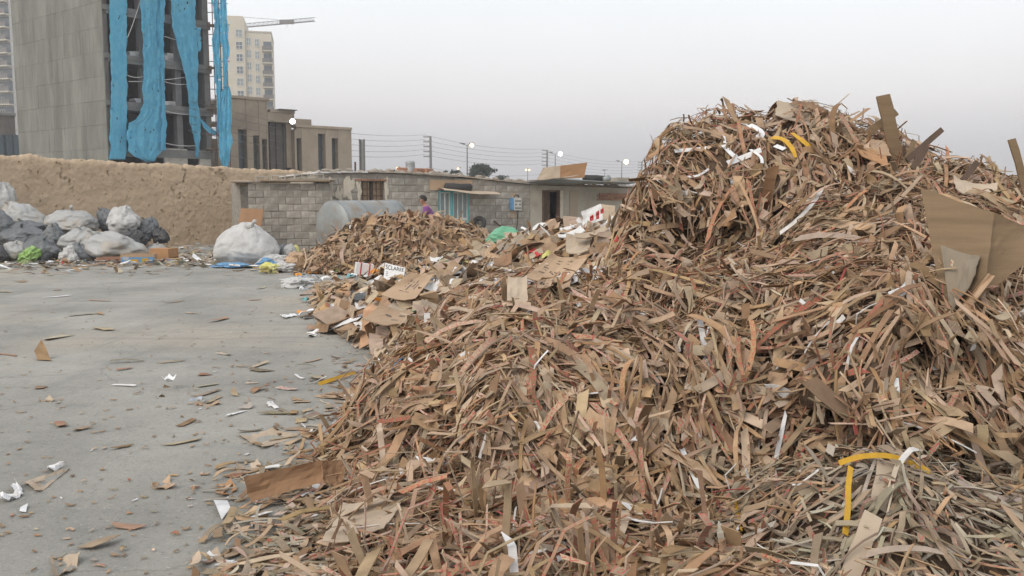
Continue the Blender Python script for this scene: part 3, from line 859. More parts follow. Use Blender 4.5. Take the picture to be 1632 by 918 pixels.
# ------------------------------------------------------------------ horizontal tank
def make_tank():
    a, b = at(530, 356, 23.4), at(626, 352, 25.0)
    r = 0.70
    z = r + 0.14
    a.z = b.z = z
    ax = (b - a).normalized()
    root = empty('storage_tank', ((a.x + b.x) / 2, (a.y + b.y) / 2, 0), 'grey horizontal steel tank lying in front of the shed', 'tank')
    mb = MB()
    L = (b - a).length
    pts, rs = [], []
    for d, k in ((-.10, .35), (-.07, .75), (-.02, .96), (0, 1.0), (L * .33, 1.0), (L * .66, 1.0), (L, 1.0), (L + .02, .96), (L + .07, .75), (L + .10, .35)):
        pts.append(a + ax * d); rs.append(r * k)
    mb.tube(pts, rs, 36)
    mb.build('shell', MAT['galv'], root, True)
    for d in (0.02, L * .36, L * .68, L - .02):
        mb = MB(); mb.tube([a + ax * (d - .02), a + ax * (d + .02)], r + .012, 36); mb.build('seam_band', MAT['galv'], root)
    for d in (.3, L - .3):
        mb = MB(); c = a + ax * d; mb.hexa([(c.x - .15, c.y - .4, 0), (c.x + .15, c.y - .4, 0), (c.x + .15, c.y + .4, 0), (c.x - .15, c.y + .4, 0),
                                           (c.x - .15, c.y - .4, .36), (c.x + .15, c.y - .4, .36), (c.x + .15, c.y + .4, .36), (c.x - .15, c.y + .4, .36)])
        mb.build('cradle', MAT['render'], root)
make_tank()

# ------------------------------------------------------------------ concrete frame block under construction
def make_concrete_building():
    cor = at(175, 300, 58.5); cor.z = 0
    dl = Vector((-math.cos(R(38)), math.sin(R(38)), 0)); dr = Vector((math.cos(R(52)), math.sin(R(52)), 0))
    LF = 12.9; RF = Frame(cor, cor + dr * 9).pix(339, 150)[0]
    lf = Frame(cor + dl * LF, cor)
    rf = Frame(cor, cor + dr * RF)
    root = empty('concrete_building', cor + (dl * LF + dr * RF) / 2, 'unfinished grey concrete frame building draped with torn blue tarpaulins', 'building')
    H = 22.4
    # left wall: board-marked pours, one panel each
    core = MB(); lf.box(core, 0.02, LF - 0.02, 0, H, -0.3, -0.06); core.build('wall_core', MAT['tandark'], root)
    rows, cols = 14, 6
    ph, pw = 1.56, LF / cols
    mats = MAT['conc']
    boards = {}
    rnd = random.Random(4)
    for r_ in range(rows):
        shift = rnd.uniform(-.35, .35)
        us = sorted([0] + [min(max((c + .5) * pw + shift + rnd.uniform(-.25, .25), .4 + .6 * c), LF - .5) for c in range(cols - 1)] + [LF])
        for c in range(len(us) - 1):
            if us[c + 1] - us[c] < .15: continue
            mb = MB()
            d = rnd.uniform(-.004, .010)
            z0, z1 = r_ * ph + .006, (r_ + 1) * ph - .006
            nb = max(2, int((us[c + 1] - us[c]) / .24))
            # the boards of the formwork leave shallow steps
            for k in range(nb):
                a = us[c] + (us[c + 1] - us[c]) * k / nb + (.003 if k == 0 else 0)
                b = us[c] + (us[c + 1] - us[c]) * (k + 1) / nb - (.003 if k == nb - 1 else 0)
                lf.box(mb, a, b, z0, z1, -.055, d + rnd.uniform(0, .012))
            mb.build('panel', mats, root)
    # right face: open floors
    slabs = [rf.pix(205, py)[1] for py in (13, 92, 168, 236)]
    dz = (slabs[0] - slabs[3]) / 3
    z = slabs[3]
    levels = [z - dz * k for k in (2, 1)] + [z + dz * k for k in range(0, 6)]
    levels = [q for q in levels if 0.3 < q < H]
    for z in levels:
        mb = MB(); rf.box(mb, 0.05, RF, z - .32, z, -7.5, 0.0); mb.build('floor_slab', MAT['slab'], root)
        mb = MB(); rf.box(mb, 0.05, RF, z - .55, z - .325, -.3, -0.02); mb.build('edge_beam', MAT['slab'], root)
    for u in (0.25, RF * .36, RF * .68, RF - .25):
        for d in (-.45, -4.0):
            mb = MB(); rf.box(mb, u - .22, u + .22, 0, H, d - .22, d + .22); mb.build('column', MAT['slab'], root)
    mb = MB(); rf.box(mb, 0, RF, 0, H, -7.9, -7.6); mb.build('rear_wall', MAT['dark'], root)  # shade of the open floors painted into its colour
    mb = MB(); rf.box(mb, .3, RF * .7, 0, H, -4.4, -4.25); mb.build('partition_wall', MAT['dark'], root)  # added in the dark colour to deepen the floors' shade
    mb = MB(); rf.box(mb, RF - .25, RF, 0, H, -7.55, -.7); mb.build('side_wall', MAT['slab'], root)
    mb = MB(); rf.box(mb, 0.05, RF, H, H + .3, -7.9, 0.05); mb.build('roof', MAT['slab'], root)
    # block infill and stored sacks on the slabs
    for (u0, u1, lv, h) in ((9.6, 11.3, 0, .9), (6.5, 11.3, 1, 0.05)):
        pass
    for (px0, px1, py0, py1) in ((318, 337, 240, 262), (262, 300, 236, 262)):
        u0, z1 = rf.pix(px0, py0); u1, z0 = rf.pix(px1, py1)
        mb = MB(); rf.box(mb, u0, u1, z0 - 1.5, z1, -.24, -.04); mb.build('infill_wall', MAT['block'], root)
    rnd = random.Random(8)
    stacks = ('upper left', 'second upper left', 'upper middle', 'second upper middle', 'lower left', 'lower middle', 'second lower middle')
    for si, (px, lvl) in enumerate(((214, 92), (222, 92), (268, 98), (273, 98), (222, 170), (266, 174), (273, 174))):
        u, z = rf.pix(px, lvl - 1, -.6)
        for k in range(rnd.choice((2, 3, 4))):
            mb = MB()
            rf.box(mb, u - .42 + rnd.uniform(-.08, .08), u + .42, z + k * .16, z + k * .16 + .15, -1.1, -.35)
            o = mb.build('cement_bag', MAT['white'])
            tag(o, ('bottom', 'second', 'third', 'fourth')[k] + ' pale bag of the ' + stacks[si] + ' stack on the concrete floors', 'bag', 'bags stacked on the open floors')
    # ropes across the openings
    for (x0, y0, x1, y1) in ((203, 120, 228, 122), (203, 60, 224, 0), (262, 58, 318, 68), (205, 130, 300, 122), (262, 130, 300, 134), (262, 176, 305, 182), (262, 228, 315, 232)):
        a, za = rf.pix(x0, y0, .1); b, zb = rf.pix(x1, y1, .1)
        mb = MB(); mb.tube([rf.pt(a + (b - a) * t, za + (zb - za) * t - .1 * 4 * t * (1 - t), .1) for t in (0, .25, .5, .75, 1)], .022, 5); mb.build('rope', MAT['white'], root)
    return lf, rf, root
LFr, RFr, conc_root = make_concrete_building()

def tarp(label, rows, d=0.35, nx=18, seed=0, fold=0.09, fr=None):
    fr = fr or RFr
    rows2 = []
    for (y0, a0, b0), (y1, a1, b1) in zip(rows, rows[1:]):
        n = max(1, int(abs(y1 - y0) / 3))
        for k in range(n):
            t = k / n
            t2 = t
            rows2.append((y0 + (y1 - y0) * t, a0 + (a1 - a0) * t2, b0 + (b1 - b0) * t2))
    rows2.append(rows[-1])
    vs = []
    for j, (py, a, b) in enumerate(rows2):
        for i in range(nx + 1):
            t = i / nx
            jit = 2.6 * fbm(j * .16 + seed * 3, (0 if i < nx / 2 else 9) + seed)
            px = a + (b - a) * t + (jit if i in (0, nx) else 0)
            u, z = fr.pix(px, py, d)
            w = fold * (.45 * math.sin(t * (5 + seed % 3) * 2.2 + seed + .5 * math.sin(j * .11)) + .25 * math.sin(t * 23 + seed * 2 + j * .07 + 2 * fbm(j * .2, seed)) + 1.0 * fbm(t * 4 + seed, j * .12) + 1.1 * fbm(t * 13 + seed, j * .16, 3) + .6 * fbm(t * 26 + seed, j * .5, 7))
            vs.append(fr.pt(u, z, d + w))
    n1 = nx + 1
    mb = MB()
    m0 = len(vs)
    q = [(j * n1 + i, (j + 1) * n1 + i, (j + 1) * n1 + i + 1, j * n1 + i + 1) for j in range(len(rows2) - 1) for i in range(nx)]
    # a few torn holes
    rnd = random.Random(seed)
    q = [x for x in q if rnd.random() > .004]
    mb.add(vs, q)
    o = mb.build('tarpaulin', MAT['tarp'], smooth=True)
    md = o.modifiers.new('thickness', 'SOLIDIFY'); md.thickness = 0.006
    return tag(o, label, 'tarpaulin', 'blue tarpaulins on the concrete building')
tarp('blue tarpaulin wrapped flat down the corner of the concrete building', [(-60, 174, 203), (0, 174, 202), (80, 176, 202), (150, 177, 203), (215, 175, 202), (254, 175, 201)], .12, 18, 1, 0.019)
tarp('broad blue tarpaulin sagging in a loop to the foot of the facade', [(-60, 226, 258), (0, 223, 260), (60, 227, 261), (120, 229, 262), (140, 226, 262), (165, 228, 262), (180, 224, 262), (190, 216, 263), (196, 204, 264), (215, 203, 265), (240, 205, 260), (250, 214, 250), (257, 232, 246)], .5, 39, 2, 0.065)
tarp('narrow torn blue tarpaulin shred beside the broad sagging one', [(-60, 255, 262), (0, 255, 262), (50, 254, 261), (150, 259, 262), (200, 257, 265), (240, 256, 264)], .75, 12, 3, 0.043)
tarp('blue tarpaulin tapering to a twisted tail at mid facade', [(-60, 270, 312), (0, 272, 311), (35, 275, 312), (60, 279, 315), (90, 288, 316), (130, 297, 316), (160, 301, 316), (185, 303, 318), (195, 301, 322), (215, 308, 320), (235, 312, 318), (252, 313, 316)], .5, 30, 4, 0.065)
tarp('small blue tarpaulin rag near the right columns', [(44, 314, 320), (60, 314, 321), (82, 315, 319)], .45, 7, 5, 0.027)
tarp('swag of blue tarpaulin slung between the facade and the scaffold', [(190, 318, 321), (203, 324, 332), (211, 332, 347), (216, 340, 352)], .6, 9, 9, 0.032)

def make_scaffold():
    fr = RFr
    f2 = Frame(fr.pt(fr.len * .985, 0, .9), fr.pt(fr.len * .985 + 2.6, 0, 2.6))
    root = empty('scaffold', f2.pt(.8, 0), 'rusty pipe scaffold tower at the right end of the concrete building', 'scaffold')
    for px in (333, 341, 352, 362):
        u, _ = f2.pix(px, 100)
        mb = MB(); mb.tube([f2.pt(u, 0), f2.pt(u, 19)], .035, 6); mb.build('standard', MAT['rust'], root)
    for k, py in enumerate((-10, 5, 20, 39, 55, 73, 98, 107, 122, 142, 158, 173, 199, 215, 238)):
        u0, z0 = f2.pix(331, py); u1, z1 = f2.pix(366 - (k % 3) * 3, py + (k % 2))
        mb = MB(); mb.tube([f2.pt(u0, z0, .05), f2.pt(u1, z1, .05)], .03, 6); mb.build('ledger', MAT['rust'], root)
    for k, py in enumerate((39, 107, 173, 238)):
        u0, z0 = f2.pix(330, py); u1, z1 = f2.pix(345, py)
        mb = MB(); f2.box(mb, u0, u1, z0, z0 + .06, -1.0, -.1); mb.build('deck_board', MAT['wood'], root)
    tarp('ragged blue tarpaulin hanging down the inside of the scaffold', [(-60, 337, 349), (0, 338, 348), (35, 342, 350), (70, 338, 350), (110, 342, 352), (150, 345, 353), (190, 346, 354), (210, 345, 352)], .25, 15, 6, 0.054, f2)
    tarp('ragged blue tarpaulin hanging down the outside of the scaffold', [(-60, 350, 361), (0, 350, 361), (50, 350, 363), (75, 354, 366), (100, 355, 363), (140, 356, 362)], .35, 15, 7, 0.054, f2)
    tarp('blue tarpaulin tail bunched at the scaffold foot', [(138, 358, 366), (148, 353, 369), (190, 352, 369), (230, 348, 369), (250, 351, 367), (266, 353, 364)], .45, 21, 8, 0.076, f2)
make_scaffold()

# ------------------------------------------------------------------ tan building
def make_tan_building():
    a, b = at(352, 300, 72.0), at(560, 300, 80.0)
    fr = Frame(a, b)
    root = empty('tan_building', fr.pt(fr.len / 2, 0), 'long tan stone building with tall dark slit windows', 'building')
    U = lambda px: fr.pix(px, 240)[0]
    Zt = lambda px, py: fr.pix(px, py)[1]
    wins = [(380, 394, 206, 268), (404, 414, 216, 268), (418, 426, 222, 268), (473, 481, 220, 272), (507, 519, 213, 270), (529, 539, 220, 270)]
    ztop = [(352, 431, 158), (431, 471, 180), (471, 561, 207)]
    dark = (428, 470)
    # vertical stone bays between the windows
    edges = [352, 380, 394, 404, 414, 418, 426, 428, 470, 473, 481, 507, 519, 529, 539, 560.5]
    wl_ = {(w[0], w[1]): w for w in wins}
    for p0, p1 in zip(edges, edges[1:]):
        mid = (p0 + p1) / 2
        top = next(t for a_, b_, t in ztop if a_ <= mid <= b_)
        z1 = Zt(mid, top)
        if p0 >= 471: z1 = Zt(480, 203)
        if (p0, p1) in wl_:
            w = wl_[(p0, p1)]
            zz = Zt(mid, w[2])
            mb = MB(); fr.box(mb, U(p0) + .01, U(p1) - .01, zz, z1, -.5, -.02); mb.build('wall', MAT['tanstone'], root)
            mb = MB(); fr.box(mb, U(p0), U(p1), 0, zz - .01, -.75, -.6); wo = mb.build('window', MAT['glass'], root)
            for k in range(1, 5):
                mb = MB(); zk = zz * k / 5; fr.box(mb, U(p0) + .01, U(p1) - .01, zk, zk + .12, -.58, -.45); mb.build('frame', MAT['tandark'], wo)
        elif (p0, p1) == dark:
            zz = Zt(mid, 195)
            mb = MB(); fr.box(mb, U(p0), U(p1), 0, zz, -1.2, -.9); mb.build('unclad_wall', MAT['tandark'], root)
            mb = MB(); fr.box(mb, U(p0), U(p1), zz + .01, z1, -1.3, .02); mb.build('wall', MAT['tanstone'], root)
            for px in (437, 447, 459):
                mb = MB(); fr.box(mb, U(px), U(px + 1.6), 0, zz - .01, -.89, -.72); mb.build('mullion', MAT['tandark'], root)
        else:
            mb = MB(); fr.box(mb, U(p0), U(p1), 0, z1, -.6, 0); mb.build('wall', MAT['tanstone'], root)
    # parapets and roof slabs
    for p0, p1, t in ztop:
        z = Zt((p0 + p1) / 2, t) if p0 < 471 else Zt(480, 203)
        mb = MB(); fr.box(mb, U(p0) + .02, U(p1) - .02, z + .005, z + .22, -.8, .12); mb.build('coping', MAT['tanstone'], root)
        mb = MB(); fr.box(mb, U(p0) + .02, U(p1) - .02, z - .4, z - .1, -14, -1.35); mb.build('roof', MAT['roof'], root)
    mb = MB(); zr = Zt(480, 203); 
    f2 = Frame(fr.pt(fr.len, 0, -.61), fr.pt(fr.len, 0, -14)); f2.box(mb, 0, f2.len, 0, zr, -.4, 0); mb.build('side_wall', MAT['tanstone'], root)
    mb = MB(); fr.box(mb, 0, fr.len, 0, Zt(480, 210), -14.6, -14.1); mb.build('rear_wall', MAT['tanstone'], root)
    for (px0, px1, py, dep) in ((352, 431, 158, -4), (431, 471, 180, -4)):
        mb = MB(); fr.box(mb, U(px1) - .5, U(px1) - .02, 4, Zt((px0 + px1) / 2, py) - .05, -6, -.62); mb.build('end_wall', MAT['tanstone'], root)
    mb = MB(); fr.box(mb, U(479), U(511), zr + .23, zr + .85, -4, -1.5); mb.build('roof_hut', MAT['tanstone'], root)
    mb = MB(); fr.box(mb, U(444), U(471), Zt(450, 180) + .23, Zt(450, 180) + .3, -1.2, .5); mb.build('roof_slab', MAT['slab'], root)
    # floodlight on the corner of the high part
    p = at(466, 193.5, 74.5)
    r2 = empty('floodlight', p, 'brilliant white floodlight on the tan building corner', 'floodlight')
    mb = MB(); mb.tube([p + Vector((0, .35, .9)), p + Vector((0, .3, 0)), p + Vector((0, .1, 0))], .05, 6); mb.build('bracket', MAT['steel'], r2)
    bm = bmesh.new(); bmesh.ops.create_uvsphere(bm, u_segments=16, v_segments=10, radius=.2); me = bpy.data.meshes.new('bulb'); bm.to_mesh(me); bm.free()
    me.transform(Matrix.Translation(p)); link('bulb', me, MAT['lamp_white'], r2, True)
    mb = MB(); mb.tube([p + Vector((0, .1, 0)), p + Vector((0, .3, .02))], [.27, .12], 14); mb.build('housing', MAT['steel'], r2)
make_tan_building()

# ------------------------------------------------------------------ far towers and crane
def tower(label, px0, px1, pytop, Y, floors, fh, cols, balc, depth=16, m=None, step=None, ang=12, wlab=None):
    a = at(px0, 300, Y); b = at(px1, 300, Y + (px1 - px0) / FPX * Y * math.tan(R(ang)))
    fr = Frame(a, b)
    root = empty('apartment_tower', fr.pt(fr.len / 2, 0), label, 'building')
    H = fr.pix((px0 + px1) / 2, pytop)[1]
    m = m or MAT['cream']
    def zone(u0, u1, H_, d):
        mb = MB(); fr.box(mb, u0, u1, 0, H_, -depth, d); return mb.build('wall', m, root)
    if step:
        us = fr.pix(step[0], 200)[0]; zone(0, us, H, .6); zone(us + .002, fr.len, fr.pix(step[0] + 20, step[1])[1], 0)
        mb = MB(); fr.box(mb, 0.5, us - .3, H, H + .5, -4, .4); mb.build('parapet', m, root)
        Hr = fr.pix(step[0] + 20, step[1])[1]
        mb = MB(); fr.box(mb, us, fr.len + .1, Hr, Hr + .35, -depth, .12); mb.build('coping', MAT['cream_trim'], root)
    else:
        zone(0, fr.len, H, 0)
    for f in range(floors):
        for (pxa, pxb, yoff, h, mat_, d) in cols:
            z1 = fr.pix((pxa + pxb) / 2, yoff)[1] - f * fh
            if z1 < 3: continue
            u0, u1 = fr.pix(pxa, 200)[0], fr.pix(pxb, 200)[0]
            mb = MB(); t = .12
            fr.box(mb, u0, u1, z1 - h, z1 - h + t, d, d + .12); fr.box(mb, u0, u1, z1 - t, z1, d, d + .12)
            fr.box(mb, u0, u0 + t, z1 - h + t, z1 - t, d, d + .118); fr.box(mb, u1 - t, u1, z1 - h + t, z1 - t, d, d + .118)
            um = (u0 + u1) / 2; fr.box(mb, um - t / 2, um + t / 2, z1 - h + t, z1 - t, d, d + .115)
            zm = z1 - h * .5; fr.box(mb, u0 + t, um - t / 2, zm - t / 2, zm + t / 2, d, d + .115); fr.box(mb, um + t / 2, u1 - t, zm - t / 2, zm + t / 2, d, d + .115)
            wo = mb.build('window', MAT['whitepaint'], root)
            mb = MB(); fr.box(mb, u0 + t * .5, u1 - t * .5, z1 - h + t * .5, z1 - t * .5, d + .01, d + .06)
            mb.build('pane', mat_ if (f + int(pxa)) % 4 else MAT['glass_light'], wo)
        if balc:
            pxa, pxb, yoff = balc
            z = fr.pix((pxa + pxb) / 2, yoff)[1] - f * fh
            if z < 3: continue
            u0, u1 = fr.pix(pxa, 200)[0], fr.pix(pxb, 200)[0]
            mb = MB(); fr.box(mb, u0, u1, z - .3, z, -.2, 1.6); bo = mb.build('balcony', MAT['cream_trim'], root)
            mb = MB(); fr.box(mb, u0, u1, z + .01, z + 1.0, 1.45, 1.55); mb.build('railing', MAT['steel'], bo)
            mb = MB(); fr.box(mb, u0, u0 + .1, z + .01, z + 1.0, 0.02, 1.44); mb.build('railing', MAT['steel'], bo)
            mb = MB(); fr.box(mb, u0 + .3, u1 - .3, z + .02, z + 2.3, .01, .06); mb.build('balcony_door', MAT['glass'], root)
    return fr, root
CT, ct_root = tower('pale cream apartment tower with balconies behind the tan building', 358, 439, 30, 225, 10, 2.98,
      [(380, 391, 47.5, 1.9, MAT['glass'], .6), (396.5, 404, 60, 2.0, MAT['glass_light'], 0), (409.5, 417, 62, 2.0, MAT['glass_light'], 0)], (421.5, 438, 81.5), step=(394.5, 52))
tower('pale apartment tower with balconies at the far left edge', -60, 28, -60, 210, 18, 2.85,
      [(2, 10, -52, 1.8, MAT['glass'], 0), (-20, -8, -52, 1.8, MAT['glass'], 0)], (-2, 26, -40), m=MAT['white_wall'], ang=-20, depth=2.5)
def corner_building():
    a, b = at(-70, 300, 85), at(30, 300, 88)
    fr = Frame(a, b)
    root = empty('grey_block', fr.pt(fr.len / 2, 0), 'low dark grey building at the left edge beside the concrete building', 'building')
    z = fr.pix(10, 184)[1]
    mb = MB(); fr.box(mb, 0, fr.len, 0, z, -8, 0); mb.build('wall', MAT['tandark'], root)
    mb = MB(); fr.box(mb, -.1, fr.len + .1, z, z + .25, -8.1, .15); mb.build('coping', MAT['slab'], root)
    for px in (2, 14, 22):
        u, zz = fr.pix(px, 215); mb = MB(); fr.box(mb, u - .5, u + .4, zz - 2.2, zz, .004, .05); mb.build('window', MAT['glass'], root)
corner_building()

def make_crane():
    Y = 262
    root = empty('tower_crane', at(384, 300, Y) * 1, 'thin tower crane whose jib reaches out behind the cream tower', 'crane')
    root.location.z = 0; OFF[root.name] = Vector(root.location)
    p0, p1 = at(384, 44, Y), at(502, 33.5, Y)
    def lattice(name, a, b, w, n, m):
        mb = MB()
        d = (b - a)
        t = d.normalized()
        s = t.cross(Vector((0, 0, 1)))
        if s.length < .1: s = t.cross(Vector((0, 1, 0)))
        s.normalize(); up = s.cross(t).normalized()
        ch = [s * w / 2, -s * w / 2, up * w]
        for c in ch: mb.tube([a + c, b + c], .08, 4)
        for i in range(n):
            q0, q1 = a + d * (i / n), a + d * ((i + 1) / n)
            for k in range(3):
                mb.tube([q0 + ch[k], q1 + ch[(k + 1) % 3]], .045, 3, False)
                mb.tube([q0 + ch[k], q0 + ch[(k + 1) % 3]], .045, 3, False)
        return mb.build(name, m, root)
    lattice('jib', p0, p1, 1.0, 16, MAT['steel'])
    lattice('counter_jib', p0, p0 - (p1 - p0) * .3, 1.2, 5, MAT['steel'])
    base = Vector((p0.x, p0.y, 0)); lattice('mast', base, p0 + Vector((0, 0, 1)), 1.6, 30, MAT['steel'])
    apex = p0 + Vector((0, 0, 3.0))
    mb = MB(); mb.tube([p0, apex], .2, 4); mb.build('tower_top', MAT['steel'], root)
    mb = MB(); q = p0 + (p1 - p0) * .5; mb.tube([apex, q + Vector((0, 0, 1.3))], .05, 4); mb.build('tie_bar', MAT['steel'], root)
    q = p0 + (p1 - p0) * .62; mb = MB(); mb.box((q.x - 2, q.y - .6, q.z - .1), (q.x + 2, q.y + .6, q.z + 1.0)); mb.build('trolley', MAT['steel'], root)
    mb = MB(); mb.tube([q, q - Vector((0, 0, 1.2))], .05, 4); mb.build('hoist_rope', MAT['steel'], root)
    q = p0 - (p1 - p0) * .27; mb = MB(); mb.box((q.x - 1.5, q.y - .8, q.z - 1.5), (q.x + 1.5, q.y + .8, q.z + .8)); mb.build('counterweight', MAT['slab'], root)
make_crane()

# ------------------------------------------------------------------ poles, wires, lamps
POLES = []
def utility_pole(px, pytop, Y, label):
    top = at(px, pytop, Y)
    root = empty('utility_pole', (top.x, top.y, 0), label, 'utility pole')
    mb = MB(); mb.tube([(top.x, top.y, 0), (top.x, top.y, top.z)], [.22, .15], 8); mb.build('pole', MAT['slab'], root)
    pts = []
    for k, dz in enumerate((0.1, 0.75, 1.4, 2.05, 2.7)):
        z = top.z - dz
        mb = MB(); mb.bar((top.x - .95, top.y, z), (top.x + .12, top.y, z), .12, .12); mb.build('cross_arm', MAT['steel'], root)
        mb = MB(); mb.tube([(top.x - .88, top.y, z + .06), (top.x - .88, top.y, z + .28)], [.09, .05], 8); mb.build('insulator', MAT['whitepaint'], root)
        pts.append(Vector((top.x - .88, top.y, z + .28)))
    z = top.z - 4.2
    pts.append(Vector((top.x - .16, top.y, z)))
    POLES.append(pts)
POLES.append([at(300, 160 + 12 * k, 62) for k in range(5)] + [at(300, 235, 62)])
utility_pole(686, 217, 120, 'tallest grey utility pole standing behind the shed chimney')
utility_pole(872, 239, 160, 'utility pole behind the open carton on the canopy')
utility_pole(1023, 258, 212, 'farthest utility pole close to the tall cardboard heap')
POLES.append([p + Vector((60, 90, 0)) for p in POLES[-1]])
names = ['leftmost', 'left middle', 'right middle', 'rightmost']
for s_ in range(len(POLES) - 1):
    for k in range(6):
        a, b = POLES[s_][k], POLES[s_ + 1][k]
        mb = MB()
        sag = (b - a).length * .016
        mb.tube([a.lerp(b, t / 14) - Vector((0, 0, sag * 4 * (t / 14) * (1 - t / 14))) for t in range(15)], .018, 4, False)
        o = mb.build('overhead_wire', MAT['steel'])
        tag(o, ('top', 'second', 'third', 'fourth', 'fifth', 'lowest')[k] + ' overhead wire of the ' + names[s_] + ' span between utility poles', 'wire', 'overhead wires')

def street_lamp(px, pyhead, Y, label, warm, other=None, rad=.3, both=False):
    """post with two arms; the head named by px/pyhead is lit"""
    hd = at(px, pyhead, Y)
    dirx = -1 if other is None or other < px else 1
    arm = abs(at(other, pyhead, Y).x - hd.x) / 2 if other else 1.2
    base = Vector((hd.x + dirx * arm, hd.y, 0))
    root = empty('street_lamp', base, label, 'street lamp')
    zt = hd.z - arm * .25
    mb = MB(); mb.tube([base, base + Vector((0, 0, zt))], [.13, .07], 8); mb.build('post', MAT['steel'], root)
    for s in (-dirx, dirx):
        h = Vector((base.x + s * arm, base.y, hd.z))
        mb = MB(); mb.tube([base + Vector((0, 0, zt)), base + Vector((s * arm * .55, 0, zt + arm * .16)), h + Vector((0, 0, .05))], .05, 6); mb.build('arm', MAT['steel'], root)
        mb = MB(); mb.bar(h + Vector((-s * .4, 0, .1)), h + Vector((s * .35, 0, .14)), .3, .12); ho = mb.build('lamp_head', MAT['steel'], root)
        if s == -dirx or both:
            bm = bmesh.new(); bmesh.ops.create_uvsphere(bm, u_segments=14, v_segments=8, radius=rad); me = bpy.data.meshes.new('bulb'); bm.to_mesh(me); bm.free()
            me.transform(Matrix.Translation(h + Vector((0, -.05, -.12)))); link('bulb', me, MAT[warm], ho, True)
street_lamp(752, 230, 128, 'lit warm street lamp standing right of the tallest utility pole', 'lamp_warm', 737, .27)
street_lamp(893, 244, 158, 'brilliant white street lamp rising behind the open carton', 'lamp_white', 877, .36)
street_lamp(998, 257, 190, 'brilliant warm street lamp near the tall cardboard heap', 'lamp_warm', 984, .48)
street_lamp(633, 267, 235, 'tiny warm lamp low over the roof left of the bucket cowl', 'lamp_soft', 636, .32)
street_lamp(730, 268, 235, 'tiny pinkish lamp low behind the tree crown', 'lamp_soft', 733, .32)
street_lamp(838.5, 270, 240, 'distant double headed lamp left of the doorway canopy', 'lamp_soft', 843.5, .3, True)
street_lamp(962, 271, 260, 'unlit distant lamp between the canopy and the tall heap', 'steel', 966, .2)

def steel_stanchion():
    a = at(577.5, 268, 47); t = at(577.5, 222, 47)
    root = empty('steel_column', (a.x, a.y, 0), 'upright steel column stump behind the shed roof', 'column')
    for dx in (-.11, .11):
        mb = MB(); mb.box((a.x + dx - .03, a.y - .12, 0), (a.x + dx + .03, a.y + .12, t.z)); mb.build('flange', MAT['steel'], root)
    mb = MB(); mb.box((a.x - .078, a.y - .02, 0), (a.x + .078, a.y + .02, t.z - .01)); mb.build('web', MAT['galv'], root)
    p = at(566, 258, 47); mb = MB(); mb.tube([(p.x, p.y, 0), (p.x, p.y, p.z)], .05, 6)
    tag(mb.build('post', MAT['rust']), 'short thin rusty post left of the steel column', 'post')
steel_stanchion()

def tree(px, pytop, pybot, wpx, Y, label, n=2600, seed=1, leaf=.22):
    top, bot = at(px, pytop, Y), at(px, pybot, Y)
    base = Vector((top.x, Y, 0))
    rx = wpx / FPX * Y / 2; h = top.z - bot.z
    cz = (top.z + bot.z) / 2
    root = empty('tree', base, label, 'tree')
    rnd = random.Random(seed)
    tr = MB(); tr.tube([base, base + Vector((.1, 0, cz * .5)), base + Vector((0, 0, cz))], [.22, .16, .08], 8)
    for k in range(7):
        a = k * .9; tr.tube([base + Vector((0, 0, cz * .6)), base + Vector((math.cos(a) * rx * .6, math.sin(a) * rx * .6, cz + h * .25 * rnd.uniform(-.5, 1)))], [.09, .02], 5)
    tr.build('trunk', MAT['bark'], root)
    cl = [(rnd.gauss(0, .42), rnd.gauss(0, .42), rnd.uniform(-.75, .75), rnd.uniform(.28, .5)) for _ in range(26)]
    cl = [c for c in cl if c[0] ** 2 + c[1] ** 2 + c[2] ** 2 < 1.1]
    mb = MB()
    for _ in range(n):
        c = rnd.choice(cl)
        v = Vector((rnd.gauss(0, 1), rnd.gauss(0, 1), rnd.gauss(0, 1))).normalized() * c[3] * rnd.random() ** .4
        p = Vector((base.x + (c[0] + v.x) * rx, Y + (c[1] + v.y) * rx, cz + (c[2] * .8 + v.z) * h / 2))
        d = Vector((rnd.gauss(0, 1), rnd.gauss(0, 1), rnd.gauss(0, .6) + .3)).normalized()
        s = d.cross(Vector((rnd.gauss(0, 1), rnd.gauss(0, 1), rnd.gauss(0, 1)))).normalized()
        l = leaf * rnd.uniform(.6, 1.4)
        mb.add([p, p + d * l * .5 + s * l * .28, p + d * l, p + d * l * .5 - s * l * .28], [(0, 1, 2, 3)])
    tag(mb.build('crown', MAT['leaf'], root), kind='stuff')
tree(762, 261, 284, 44, 112, 'round dark tree crown showing above the shed roof', 3600, 2, .26)
tree(727, 270, 284, 16, 118, 'small dark bush top just left of the round tree', 900, 3)
tree(796, 279, 290, 26, 125, 'low dark bush top just right of the round tree', 900, 4)
tree(710, 272, 282, 6, 116, 'tiny dark treetop left of the small bush top', 300, 5)

